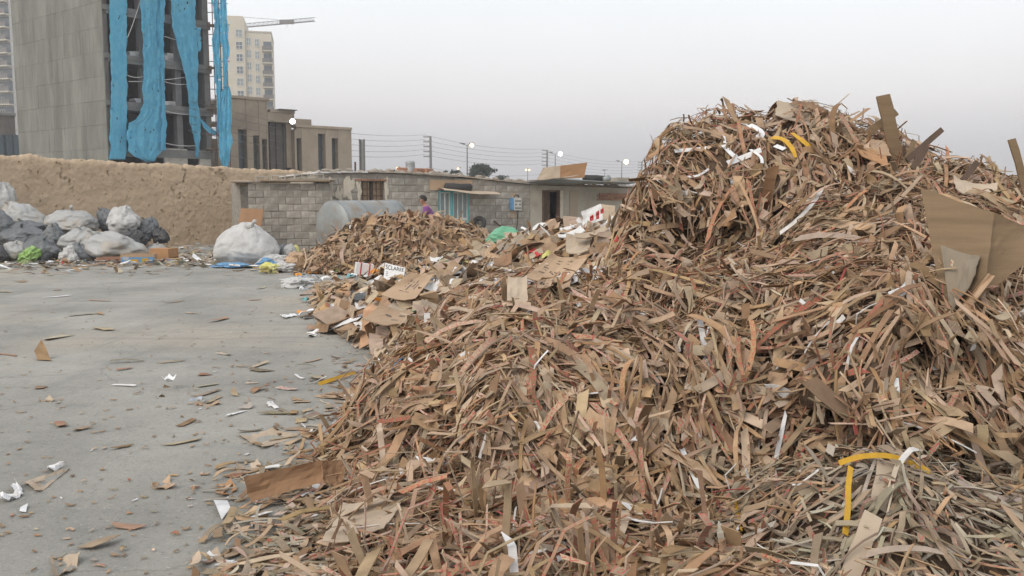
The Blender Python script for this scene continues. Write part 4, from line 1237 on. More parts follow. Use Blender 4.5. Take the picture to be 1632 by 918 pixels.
# ================================================================== HEAPS OF CARDBOARD
def world_pts(lst): return [tuple(at(px, py, Y)) for px, py, Y in lst]
CTRL = world_pts([
    # (column, row, distance) on the slopes facing the yard
    (600, 690, 5.5), (640, 600, 6.0), (655, 560, 6.6), (705, 505, 7.3), (760, 478, 8.3), (620, 780, 4.7), (700, 720, 5.1), (700, 620, 5.5), (740, 560, 5.75),
    (700, 800, 4.45), (700, 880, 3.9), (800, 880, 3.84), (800, 790, 4.5), (800, 720, 4.75), (800, 650, 5.0), (800, 560, 5.35), (800, 520, 5.85), (830, 485, 6.8), (830, 455, 8.3),
    (900, 900, 3.7), (900, 790, 4.5), (900, 720, 4.72), (900, 650, 4.95), (900, 560, 5.3), (900, 515, 5.85), (900, 490, 6.5), (920, 455, 7.8),
    (1000, 890, 3.74), (1000, 780, 4.5), (1000, 650, 4.97), (1000, 560, 5.35), (1000, 505, 6.1), (1000, 460, 7.2), (1000, 420, 8.0), (985, 385, 8.8),
    (1050, 345, 8.3), (1056, 275, 8.6), (1064, 230, 8.75), (1082, 217, 9.0),
    (1150, 900, 3.68), (1150, 820, 4.2), (1150, 720, 4.72), (1150, 620, 5.15), (1150, 540, 5.65), (1150, 470, 6.5), (1150, 400, 7.65), (1150, 345, 8.1), (1120, 270, 8.45), (1150, 280, 8.42), (1150, 224, 8.62), (1130, 212, 8.9), (1190, 200, 8.95),
    (1280, 900, 3.7), (1280, 800, 4.3), (1280, 720, 4.68), (1280, 620, 5.05), (1280, 520, 5.45), (1280, 420, 6.25), (1280, 340, 7.4), (1270, 240, 8.4), (1275, 170, 9.0), (1320, 178, 8.95),
    (1400, 700, 4.68), (1400, 600, 4.98), (1400, 500, 5.35), (1400, 400, 6.1), (1400, 310, 7.5), (1390, 235, 8.4), (1350, 200, 8.7),
    (1500, 660, 4.8), (1500, 560, 5.25), (1510, 480, 5.7), (1470, 400, 6.2), (1480, 320, 7.1), (1490, 275, 8.0),
    (1620, 700, 4.6), (1620, 600, 5.0), (1620, 500, 5.6), (1620, 420, 6.3), (1620, 330, 7.3), (1610, 297, 8.0),
]) + [  # (x, y, z) feet and far sides
    (-1.12, 5.4, 0), (-1.22, 6.2, 0), (-1.22, 7.2, 0), (-1.27, 8.2, .0), (-1.3, 9.0, .02), (-1.15, 4.7, -.02), (-.78, 4.25, .05), (-.45, 3.8, .09), (0, 3.5, .10), (.6, 3.3, .10), (1.2, 3.1, .10), (-1.1, 4.0, -.05), (-.65, 3.3, .03), (0, 2.9, .06), (1.2, 2.5, .0), (2.0, 2.7, 0.05), (3.2, 2.6, .1),
    (-1.5, 5.6, -.15), (-1.55, 6.6, -.2), (-1.6, 7.6, -.2), (-1.65, 8.6, -.16), (-1.9, 9.5, -.12), (-2.3, 10.3, -.1), (-1.7, 4.6, -.05), (-2.2, 7, -.3), (-2.8, 9, -.3), (-2.6, 4.2, -.1),
    (1.17, 8.7, 1.42), (1.2, 9.2, 1.42), (1.12, 9.6, 1.3), (1.0, 9.0, 1.2), (1.5, 9.3, 2.15),
    (-1.2, 9.8, .22), (-.2, 10, .6), (.8, 10, .95), (1.3, 10.0, 1.35), (1.9, 10.4, 1.8), (2.8, 10.6, 2.0), (4.0, 10.2, 1.8), (5.2, 10, 1.5),
    (2.0, 12.5, .6), (3.2, 12.8, .7), (5.0, 12.5, .6), (6.8, 9.5, 1.2), (6.5, 7.0, 1.0), (5.0, 5.0, .6), (4.2, 3.8, .3), (7.5, 12, .3), (8, 6, .3), (8.5, 9, .4), (5.5, 3.3, 0.05),
    # mixed refuse slope further back
    (-2.6, 11, -.05), (-2.2, 11.5, .10), (-1.5, 11.5, .35), (-3.0, 12.2, -.05), (-2.9, 13, .0), (-2.3, 13.5, .2), (-1.4, 13.5, .45), (-.4, 12.5, .75), (.3, 13.2, .95), (1.2, 12.6, 1.15),
    (-2.6, 16, .0), (-1.2, 16, .35), (0, 15.5, .7), (1.2, 15, .85), (0, 18, .1), (-1.5, 18.5, .05), (1.5, 18, .1), (3, 16, .2), (4.5, 16, 0), (-3.5, 15, 0), (-3.6, 18, 0),
]
def _ss(t): t = np.clip(t, 0, 1); return t * t * (3 - 2 * t)
LEDGES = (  # bulging masses that overhang what lies below: x range, y range, foot height, top height, reach
    (1.15, 3.5, 7.2, 9.6, 1.46, 2.5, .50), (1.6, 3.7, 4.3, 7.2, .46, 1.2, .55), (2.05, 3.0, 4.6, 7.4, .85, 1.5, .52), (-.75, .95, 4.6, 6.6, .30, .85, .20), (.9, 2.2, 4.9, 6.8, .42, 1.0, .22), (3.3, 5.0, 4.4, 6.4, .5, 1.0, .25))
def warp(P):
    P = np.array(P, float)
    x, y, z = P[:, 0].copy(), P[:, 1].copy(), P[:, 2].copy()
    wob = np.array([fbm(a * 1.9, b * .8, 31.0, 3) for a, b in zip(x, y)])
    for (x0, x1, y0, y1, z0, z1, amp) in LEDGES:
        zz = z0 + .14 * wob
        k = _ss((z - zz) / .07) * (1 - .85 * _ss((z - zz) / (z1 - z0))) * _ss((x - x0) / .25) * _ss((x1 - x) / .25) * _ss((y - y0) / .3) * _ss((y1 - y) / .3)
        P[:, 1] -= amp * k * (1 + .5 * wob); P[:, 0] -= amp * k * .12
    return P
class Field:
    def __init__(s, pts, x0, x1, y0, y1, step, rough=0.04, seed=0):
        P = np.array(pts, float)
        s.x0, s.y0, s.h = x0, y0, step
        xs, ys = np.arange(x0, x1 + step, step), np.arange(y0, y1 + step, step)
        def U(r2): return np.where(r2 > 1e-9, r2 * np.log(np.maximum(r2, 1e-9)) * .5, 0.0)
        n = len(P)
        d2 = ((P[:, None, :2] - P[None, :, :2]) ** 2).sum(-1)
        A = np.zeros((n + 3, n + 3)); A[:n, :n] = U(d2) + np.eye(n) * 0.004
        A[:n, n] = 1; A[:n, n + 1:] = P[:, :2]; A[n:, :n] = A[:n, n:].T
        w = np.linalg.solve(A, np.concatenate([P[:, 2], [0, 0, 0]]))
        gx, gy = np.meshgrid(xs, ys)
        Q = np.stack([gx.ravel(), gy.ravel()], 1)
        Z = np.zeros(len(Q))
        for i0 in range(0, len(Q), 20000):
            q = Q[i0:i0 + 20000]
            r2 = ((q[:, None, :] - P[None, :, :2]) ** 2).sum(-1)
            Z[i0:i0 + 20000] = U(r2) @ w[:n] + w[n] + q @ w[n + 1:]
        Z = Z.reshape(gx.shape)
        nz = np.array([[fbm(x * 1.7, y * 1.7, seed, 3) + .5 * fbm(x * 5, y * 5, seed + 4, 2) for x in xs] for y in ys])
        Z = Z + rough * nz * np.clip(Z / .25, 0, 1)
        s.Z = np.maximum(Z, 0.0)
        s.gx, s.gy = gx, gy
        s.Gy, s.Gx = np.gradient(s.Z, step)
    def _b(s, A, x, y):
        fx = np.clip((np.asarray(x) - s.x0) / s.h, 0, A.shape[1] - 1.001); fy = np.clip((np.asarray(y) - s.y0) / s.h, 0, A.shape[0] - 1.001)
        i, j = fx.astype(int), fy.astype(int); a, b = fx - i, fy - j
        return (A[j, i] * (1 - a) + A[j, i + 1] * a) * (1 - b) + (A[j + 1, i] * (1 - a) + A[j + 1, i + 1] * a) * b
    def z(s, x, y): return s._b(s.Z, x, y)
    def grad(s, x, y): return s._b(s.Gx, x, y), s._b(s.Gy, x, y)
    def mound(s, name, parent, sink=.045, mask=None, m=None, warped=False):
        ny, nx = s.Z.shape
        ok = s.Z > 0.03
        if mask is not None: ok &= mask(s.gx, s.gy)
        V = np.stack([s.gx, s.gy, np.maximum(s.Z - sink, -.02)], -1).reshape(-1, 3)
        cell = ok[:-1, :-1] | ok[1:, 1:] | ok[:-1, 1:] | ok[1:, :-1]
        jj, ii = np.nonzero(cell)
        F = np.stack([jj * nx + ii, jj * nx + ii + 1, (jj + 1) * nx + ii + 1, (jj + 1) * nx + ii], 1)
        if warped: V = warp(V)
        used, inv = np.unique(F, return_inverse=True)
        me = bpy.data.meshes.new(name)
        me.from_pydata(V[used].tolist(), [], inv.reshape(-1, 4).tolist()); me.update()
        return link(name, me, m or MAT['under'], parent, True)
FLD = Field(CTRL, -3.8, 8.6, 2.4, 19, .08, .15, 1)

# palettes, linear base colours
TAN = [(.44, .30, .185), (.39, .26, .155), (.48, .345, .23), (.33, .215, .125), (.42, .31, .21), (.37, .255, .165), (.46, .36, .265), (.26, .165, .095), (.41, .27, .15), (.50, .39, .29), (.35, .26, .18), (.40, .29, .19)]
GREY = [(.40, .345, .265), (.34, .285, .21), (.44, .385, .31), (.30, .25, .18), (.38, .315, .23), (.27, .22, .16), (.36, .285, .195), (.46, .41, .34)]
WARM = [(.40, .265, .165), (.35, .22, .13), (.43, .31, .21), (.30, .185, .11), (.37, .25, .16), (.24, .15, .09), (.45, .35, .26), (.39, .30, .215)]
PALE = [(.46, .36, .26), (.50, .40, .30), (.43, .33, .235)]
WHITE = [(.68, .67, .65), (.6, .6, .6), (.72, .72, .72)]
COLR = [(.5, .07, .07), (.12, .25, .45), (.6, .3, .05), (.15, .35, .2), (.05, .05, .06), (.5, .5, .2), (.3, .42, .5)]

def ribbon_verts(P, N, T, L, W, th, curv, kp, ka, lat, roll, twist, skew, S=6):
    """n curved strips of board: P centre, N surface normal, T run direction -> verts (n, S*4, 3), uv (n, S*4, 2)"""
    n = len(P)
    B = np.cross(N, T)
    j = np.arange(S - 1)[None, :]
    th_ = curv[:, None] * (j / (S - 2) - .5) + ka[:, None] * (j >= kp[:, None])
    ph = lat[:, None] * (j / (S - 2) - .5)
    ds = (L / (S - 1))[:, None]
    dx, dy, dz = ds * np.cos(th_) * np.cos(ph), ds * np.sin(ph), ds * np.sin(th_)
    z0 = np.zeros((n, 1))
    X, Y, Z = (np.concatenate([z0, np.cumsum(q, 1)], 1) for q in (dx, dy, dz))
    X -= X.mean(1, keepdims=True); Y -= Y.mean(1, keepdims=True); Z -= Z.mean(1, keepdims=True)
    ctr = P[:, None] + X[..., None] * T[:, None] + Y[..., None] * B[:, None] + Z[..., None] * N[:, None]
    tg = np.gradient(ctr, axis=1); tg /= np.linalg.norm(tg, axis=2, keepdims=True) + 1e-9
    ro = roll[:, None] + twist[:, None] * (np.arange(S)[None, :] / (S - 1) - .5)
    wd = np.cos(ro)[..., None] * B[:, None] + np.sin(ro)[..., None] * N[:, None]
    wd -= (wd * tg).sum(-1, keepdims=True) * tg; wd /= np.linalg.norm(wd, axis=2, keepdims=True) + 1e-9
    td = np.cross(tg, wd)
    wn_ = W[:, None] * (.5 * (1 + .2 * rng.standard_normal((n, S))).clip(.3, .75))
    sk = np.zeros((n, S)); sk[:, 0] = skew; sk[:, -1] = -skew * .8
    A = wd * wn_[..., None]; D = td * (th / 2)[:, None, None]; K = tg * sk[..., None]
    V = np.stack([ctr - A - D - K, ctr + A - D + K, ctr + A + D + K, ctr - A + D - K], 2).reshape(n, S * 4, 3)
    u = (np.arange(S)[None, :] / (S - 1)) * L[:, None] + rng.random((n, 1)) * 3
    uv = np.stack([np.repeat(u, 4, 1), np.tile(np.array([0, 1, 1, 0.]), (n, S))], -1)
    return V, uv
def ribbon_faces(S):
    f = []
    for i in range(S - 1):
        for k in range(4):
            f.append((i * 4 + k, i * 4 + (k + 1) % 4, (i + 1) * 4 + (k + 1) % 4, (i + 1) * 4 + k))
    f.append((3, 2, 1, 0)); f.append(tuple((S - 1) * 4 + k for k in range(4)))
    return np.array(f)
def ribbon_mesh(name, V, uv, tint, S, flip=True):
    n, k, _ = V.shape
    F = ribbon_faces(S)
    idx = (F[None] + (np.arange(n) * k)[:, None, None]).reshape(-1)
    me = bpy.data.meshes.new(name)
    nf = n * len(F)
    me.vertices.add(n * k); me.vertices.foreach_set('co', V.reshape(-1).astype('f'))
    me.loops.add(nf * 4); me.loops.foreach_set('vertex_index', idx.astype('i'))
    me.polygons.add(nf); me.polygons.foreach_set('loop_start', np.arange(0, nf * 4, 4, dtype='i'))
    me.update(calc_edges=True)
    ul = me.uv_layers.new(name='UVMap'); ul.data.foreach_set('uv', uv.reshape(-1, 2)[idx].reshape(-1).astype('f'))
    ca = me.color_attributes.new('tint', 'FLOAT_COLOR', 'POINT'); ca.data.foreach_set('color', np.repeat(tint, k, 0).reshape(-1).astype('f'))
    me.polygons.foreach_set('use_smooth', np.zeros(nf, dtype=bool))
    me.materials.append(MAT['strip'])
    return me
TAPE = [(.38, .11, .09), (.42, .16, .13), (.34, .09, .08)]
def pick_colours(n, pal, p_white=.02, p_col=.0, p_red=.16, colr=None):
    colr = COLR if colr is None else colr
    pal = np.array(pal); c = pal[rng.integers(0, len(pal), n)] * rng.uniform(.70, 1.16, (n, 1)) * rng.uniform(.95, 1.05, (n, 3))
    r = rng.random(n)
    w = r < p_white; c[w] = np.array(WHITE)[rng.integers(0, 3, w.sum())]
    k = (r >= p_white) & (r < p_white + p_col); c[k] = np.array(colr)[rng.integers(0, len(colr), k.sum())]
    red = (rng.random(n) < p_red) & ~w & ~k
    return np.concatenate([np.clip(c, 0, .8), red[:, None] * rng.uniform(.5, 1.0, (n, 1))], 1)
def in_view(P):
    c, s = math.cos(PITCH), math.sin(PITCH)
    q = P - np.array([0, 0, CAM_H]); d = q[:, 1] * c - q[:, 2] * s
    u = 816 + FPX * q[:, 0] / d; v = 459 - FPX * (q[:, 1] * s + q[:, 2] * c) / d
    return (u > -10) & (u < 1642) & (v > -10) & (v < 928), d
def strips_on(fld, n, box, mask, Ls, Ws, pal, flow, lift, tiltsd, p_white=.015, p_col=0., p_red=.16, bias=1.3, curl=.7, rollsd=.5, minz=.03, colr=None, dim=1.0):
    """scatter n strips over a slope"""
    X, Y = [], []
    got = 0
    while got < n:
        x = rng.uniform(box[0], box[1], n * 3); y = rng.uniform(box[2], box[3], n * 3)
        z = fld.z(x, y); gx, gy = fld.grad(x, y)
        d = np.sqrt(x * x + y * y + (1.7 - z) ** 2)
        steep = np.sqrt(1 + gx * gx + gy * gy)
        wgt = (d / box[2]) ** (-bias) * steep
        # sides turned away from the yard need fewer
        face = (-(gx * (-x) + gy * (-y)) + (1.7 - z)) / d / steep
        wgt *= np.where(face < -.05, .35, 1.0)
        ok = (z > minz) & mask(x, y, z) & (rng.random(n * 3) < wgt / 2.2)
        X.append(x[ok]); Y.append(y[ok]); got += ok.sum()
        if not ok.any(): break
    x, y = np.concatenate(X)[:n], np.concatenate(Y)[:n]; n = len(x)
    z = fld.z(x, y); gx, gy = fld.grad(x, y)
    N = np.stack([-gx, -gy, np.ones(n)], 1); N /= np.linalg.norm(N, axis=1, keepdims=True)
    down = np.stack([-gx, -gy, -(gx * gx + gy * gy)], 1)
    ln = np.linalg.norm(down, axis=1, keepdims=True)
    rv = rng.standard_normal((n, 3)); rv -= (rv * N).sum(1, keepdims=True) * N; rv /= np.linalg.norm(rv, axis=1, keepdims=True)
    down = np.where(ln > .12, down / (ln + 1e-9), rv)
    side = np.cross(N, down)
    swing = np.array([1.5 * fbm(a * 1.1, b * 1.1, 20.0, 2) + .8 * fbm(a * 3.1, b * 3.1, 27.0, 2) for a, b in zip(x, y)])   # strips lie in combed bundles
    ang = np.where(rng.random(n) < flow(x, y, z, ln[:, 0]), swing + rng.normal(0, .30, n), rng.uniform(-math.pi / 2, math.pi / 2, n))
    T = down * np.cos(ang)[:, None] + side * np.sin(ang)[:, None]
    B = np.cross(N, T)
    ti = rng.normal(0, tiltsd, n)
    T2 = T * np.cos(ti)[:, None] + N * np.sin(ti)[:, None]; N2 = N * np.cos(ti)[:, None] - T * np.sin(ti)[:, None]
    off = rng.uniform(lift[0], lift[1], n)
    P = np.stack([x, y, z], 1) + N * off[:, None]
    if fld is FLD: P = warp(P)
    L = Ls[0] + (Ls[1] - Ls[0]) * rng.beta(1.1, 2.0, n) * 1.25; W = Ws[0] + (Ws[1] - Ws[0]) * np.minimum(rng.exponential(.32, n), 1.6)
    L = np.maximum(L, W * 1.1)
    tint0 = pick_colours(n, pal, p_white, p_col, p_red, colr)
    tint0[:, 3] *= W < .06
    if colr is TAPE: W = np.where((tint0[:, 0] > 2.2 * tint0[:, 1]), np.minimum(W * .6, .022), W)
    # limp strips follow the slope they lie on
    hx = T[:, 0] * L / 2; hy = T[:, 1] * L / 2; hl = np.hypot(T[:, 0], T[:, 1]) + 1e-6
    g0, g1 = fld.grad(x - hx, y - hy), fld.grad(x + hx, y + hy)
    drape = np.arctan((g1[0] * T[:, 0] + g1[1] * T[:, 1]) / hl) - np.arctan((g0[0] * T[:, 0] + g0[1] * T[:, 1]) / hl)
    S = 6
    kp = rng.integers(1, S - 1, n); ka = np.where(rng.random(n) < .42, rng.normal(0, 1.0, n), 0)
    V, uv = ribbon_verts(P, N2, T2, L, W, rng.uniform(.0025, .005, n), np.clip(drape, -1.2, .9) + rng.normal(-.12, curl * .8, n) * rng.random(n) ** 1.2 * 1.2, kp, ka, rng.normal(0, .28, n), rng.normal(0, rollsd, n), rng.normal(0, .5, n), rng.normal(0, .45, n) * np.minimum(W, .05), S)
    # nothing sinks below the yard
    lowest = V[:, :, 2].min(1); V[:, :, 2] += np.maximum(.004 - lowest, 0)[:, None]
    tint = tint0; tint[:, :3] *= np.array([1.01, .985, .965]) * dim
    vis, d = in_view(P)
    view = (np.array([0, 0, CAM_H]) - P); view /= np.linalg.norm(view, axis=1, keepdims=True)
    score = L * W / d ** 2 * np.clip((N * view).sum(1), .02, 1) * vis * np.where(off > lift[0] + .55 * (lift[1] - lift[0]), 1, .05)
    return V, uv, tint, score, S
def emit_strips(root, packs, name='strip', mass_name='loose_strips', keep=300):
    V = np.concatenate([p[0] for p in packs]); uv = np.concatenate([p[1] for p in packs]); tint = np.concatenate([p[2] for p in packs]); sc = np.concatenate([p[3] for p in packs])
    S = packs[0][4]
    top = np.argsort(-sc)[:keep]
    rest = np.ones(len(V), bool); rest[top] = False
    off = np.array(OFF[root.name])
    for i in top:
        c = V[i].mean(0)
        me = ribbon_mesh(name, (V[i] - c)[None], uv[i][None], tint[i][None], S)
        o = bpy.data.objects.new(name, me); C.objects.link(o); o.parent = root; o.location = c - off
    me = ribbon_mesh(mass_name, V[rest] - off, uv[rest], tint[rest], S)
    o = bpy.data.objects.new(mass_name, me); C.objects.link(o); o.parent = root
    tag(o, kind='stuff')

def seg_split(x, y):        # which heap owns a place on the big field
    lobe = (x < 0.95 + (y - 7.5) * .12) & (y < 8.5)
    mixed = ((x < 0.95 + (y - 7.5) * .12) & (y >= 8.5)) | (y > 12.2)
    return lobe, mixed
is_lobe = lambda x, y, z=None: seg_split(x, y)[0]
is_mixed = lambda x, y, z=None: seg_split(x, y)[1]
is_tall = lambda x, y, z=None: ~(seg_split(x, y)[0] | seg_split(x, y)[1])
slope_flow = lambda x, y, z, s: np.where(s > .3, .72, .5)

def make_heaps():
    # tall heap
    root = empty('cardboard_heap', (3.0, 7.5, 0), 'tallest heap of shredded cardboard strips filling the right side', 'heap')
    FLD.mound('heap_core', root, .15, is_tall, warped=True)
    bx = (0.3, 7.2, 3.0, 12.2)
    packs = [strips_on(FLD, 17000, bx, is_tall, (.11, .54), (.009, .050), WARM + TAN, slope_flow, (-.14, .06), .11, .012, .018, .2, 1.3, .7, .42, colr=TAPE, dim=.93),
             strips_on(FLD, 8500, bx, is_tall, (.05, .19), (.012, .075), TAN + PALE, lambda x, y, z, s: .3 + 0 * x, (-.08, .06), .3, .02, 0, .12, 1.3),
             strips_on(FLD, 170, bx, is_tall, (.35, .75), (.05, .11), TAN, slope_flow, (.0, .07), .12, .0, 0, .25, 1.2, .5, .3, dim=.9),
             strips_on(FLD, 420, bx, is_tall, (.3, .62), (.03, .06), TAN, slope_flow, (.02, .09), .14, .0, 0, .3, 1.2, .5, .35),
             strips_on(FLD, 800, bx, is_tall, (.12, .26), (.06, .14), TAN + PALE, slope_flow, (.0, .07), .3, .01, 0, .1, 1.2, .8, .4)]
    emit_strips(root, packs)
    # lower lobe reaching into the yard
    root = empty('cardboard_heap', (-.1, 6, 0), 'lower tan heap of cardboard strips with red print spilling into the yard', 'heap')
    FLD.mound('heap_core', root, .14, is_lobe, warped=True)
    bx = (-1.9, 1.3, 2.8, 9.4)
    packs = [strips_on(FLD, 11000, bx, is_lobe, (.12, .56), (.010, .053), TAN + PALE, slope_flow, (-.13, .055), .11, .012, .022, .28, 1.2, .65, .4, colr=TAPE),
             strips_on(FLD, 5600, bx, is_lobe, (.05, .18), (.012, .08), TAN + PALE, lambda x, y, z, s: .3 + 0 * x, (-.08, .055), .3, .03, .004, .14, 1.2),
             strips_on(FLD, 150, bx, is_lobe, (.35, .7), (.05, .11), TAN + PALE, slope_flow, (.0, .06), .12, .0, 0, .3, 1.1, .5, .3),
             strips_on(FLD, 330, bx, is_lobe, (.3, .6), (.035, .065), TAN, slope_flow, (.02, .08), .13, .0, 0, .45, 1.1, .45, .3),
             strips_on(FLD, 600, bx, is_lobe, (.12, .28), (.06, .15), TAN + PALE, lambda x, y, z, s: .3 + 0 * x, (.0, .06), .25, .02, 0, .1, 1.1, .7, .35)]
    emit_strips(root, packs)
    # mixed refuse slope
    root = empty('refuse_heap', (-.5, 13, 0), 'mixed heap of torn cartons, paper and packaging before the shed', 'heap')
    FLD.mound('heap_core', root, .05, is_mixed)
    bx = (-3.6, 5.5, 8.4, 18.6)
    packs = [strips_on(FLD, 1700, bx, is_mixed, (.2, .6), (.04, .12), TAN, lambda x, y, z, s: .3 + 0 * x, (-.05, .07), .3, .08, .02, .05, 1.0),
             strips_on(FLD, 560, bx, is_mixed, (.3, .6), (.2, .42), [TAN[0], TAN[2], TAN[4], TAN[6], TAN[9]] + [(.47, .38, .29)] * 2, lambda x, y, z, s: .3 + 0 * x, (.0, .12), .16, .0, .0, .0, 1.0, .25, .2),
             strips_on(FLD, 1300, bx, is_mixed, (.2, .55), (.10, .34), TAN + [(.45, .36, .27)] * 3, lambda x, y, z, s: .3 + 0 * x, (-.04, .10), .25, .08, .02, .0, 1.0, .3, .3),
             strips_on(FLD, 1100, bx, is_mixed, (.08, .2), (.05, .14), TAN, lambda x, y, z, s: .3 + 0 * x, (-.0, .08), .4, .25, .2, .0, 1.0)]
    emit_strips(root, packs, 'scrap', 'loose_scraps')
make_heaps()

# small pale heap in the near right corner
E_PTS = world_pts([(1330, 760, 4.0), (1400, 736, 4.05), (1480, 756, 4.0), (1560, 800, 3.9), (1632, 830, 3.8), (1400, 800, 3.75), (1400, 900, 3.4), (1300, 830, 3.8), (1500, 850, 3.55), (1600, 900, 3.4), (1300, 915, 3.5)]) + [
    (1.05, 3.7, .1), (1.0, 4.2, .1), (1.2, 4.6, .15), (1.8, 4.7, .25), (2.4, 4.6, .3), (3.0, 4.3, .3), (3.4, 3.6, .2), (2.9, 2.9, .1), (2.0, 2.7, .05), (1.3, 2.9, .03), (3.9, 3.0, .0), (1.0, 3.2, .02), (2.4, 2.3, 0), (.7, 3.9, 0), (4.1, 4, .1)]
FE = Field(E_PTS, .5, 4.2, 2.2, 4.9, .06, .04, 5)
def small_heap():
    root = empty('cardboard_heap', (2.0, 3.8, 0), 'small heap of pale greyish cardboard strips in the near right corner', 'heap')
    FE.mound('heap_core', root, .05)
    bx = (.7, 4.0, 2.4, 4.7)
    al = lambda x, y, z: z > .04
    packs = [strips_on(FE, 1900, bx, al, (.1, .36), (.012, .04), GREY + TAN[:3], slope_flow, (-.05, .055), .22, .02, 0, .12, .6),
             strips_on(FE, 1100, bx, al, (.06, .15), (.01, .035), GREY, slope_flow, (-.03, .06), .35, .03, 0, .08, .6, .5, .4),
             strips_on(FE, 130, bx, al, (.2, .36), (.03, .055), GREY, lambda x, y, z, s: .7 + 0 * x, (.02, .07), .15, .02, 0, .2, .6, .4, .3)]
    emit_strips(root, packs)
small_heap()

# far heap by the tank
D_PTS = world_pts([(500, 412, 20.0), (540, 380, 20.3), (570, 356, 20.8), (610, 349, 20.8), (645, 346, 20.8), (672, 350, 20.8), (705, 358, 20.6), (745, 362, 20.4), (775, 384, 20.2),
                   (560, 410, 19.4), (620, 395, 19.5), (680, 385, 19.5), (730, 400, 19.4), (640, 360, 20.2), (690, 350, 20.2)]) + [
    (-4.8, 19.6, 0), (-4.6, 18.9, 0), (-3.6, 18.6, .02), (-2.6, 18.4, .05), (-1.6, 18.4, .05), (-.6, 18.8, .1), (-.1, 19.6, .15), (.2, 20.6, .1), (-4.9, 20.6, .0), (-4.2, 21.6, .2), (-3.2, 21.8, .6), (-2.2, 21.7, .9), (-1.2, 21.7, .5),
    (-4.2, 22.6, 0), (-3, 22.9, .0), (-2, 22.9, 0), (-1, 22.8, 0), (0, 22, 0), (-5.4, 19, 0), (-5.4, 22, 0)]
FD = Field(D_PTS, -5.6, .8, 18, 23, .1, .06, 9)
def far_heap():
    root = empty('cardboard_heap', (-2.4, 20.5, 0), 'brown heap of cardboard pieces in front of the tank and shed', 'heap')
    FD.mound('heap_core', root, .06)
    bx = (-5.2, .6, 18.3, 22.8); al = lambda x, y, z: z > .05
    fl = lambda x, y, z, s: .45 + 0 * x
    packs = [strips_on(FD, 2300, bx, al, (.22, .6), (.04, .10), WARM + TAN, fl, (-.08, .09), .35, .01, 0, .03, .5),
             strips_on(FD, 420, bx, al, (.3, .6), (.12, .26), TAN, fl, (-.02, .1), .35, .03, 0, .02, .5),
             strips_on(FD, 260, bx, al, (.5, .95), (.05, .10), TAN, fl, (.0, .12), .2, .02, 0, .02, .5, .3)]
    emit_strips(root, packs)
far_heap()

# ------------------------------------------------------------------ loose scraps on the yard
def flat_scrap(n, x, y, z, L, W, pal, pw, pc, pr, curl=.16, tilt=.035):
    N = np.stack([rng.normal(0, tilt, n), rng.normal(0, tilt, n), np.ones(n)], 1); N /= np.linalg.norm(N, axis=1, keepdims=True)
    a = rng.uniform(0, 2 * math.pi, n); T = np.stack([np.cos(a), np.sin(a), np.zeros(n)], 1); T -= (T * N).sum(1, keepdims=True) * N; T /= np.linalg.norm(T, axis=1, keepdims=True)
    P = np.stack([x, y, z], 1)
    S = 6
    V, uv = ribbon_verts(P, N, T, L, W, rng.uniform(.002, .004, n), rng.normal(.08, curl, n), rng.integers(1, 5, n), np.where(rng.random(n) < .3, rng.normal(0, .3, n), 0), rng.normal(0, .25, n), rng.normal(0, .04, n), rng.normal(0, .15, n), rng.normal(0, .4, n) * W, S)
    gz = np.array([ground_z(p[0], p[1]) for p in P])
    V[:, :, 2] += np.where(z < .03, gz + .006 - V[:, :, 2].min(1), 0)[:, None]
    return V, uv, pick_colours(n, pal, pw, pc, pr), S
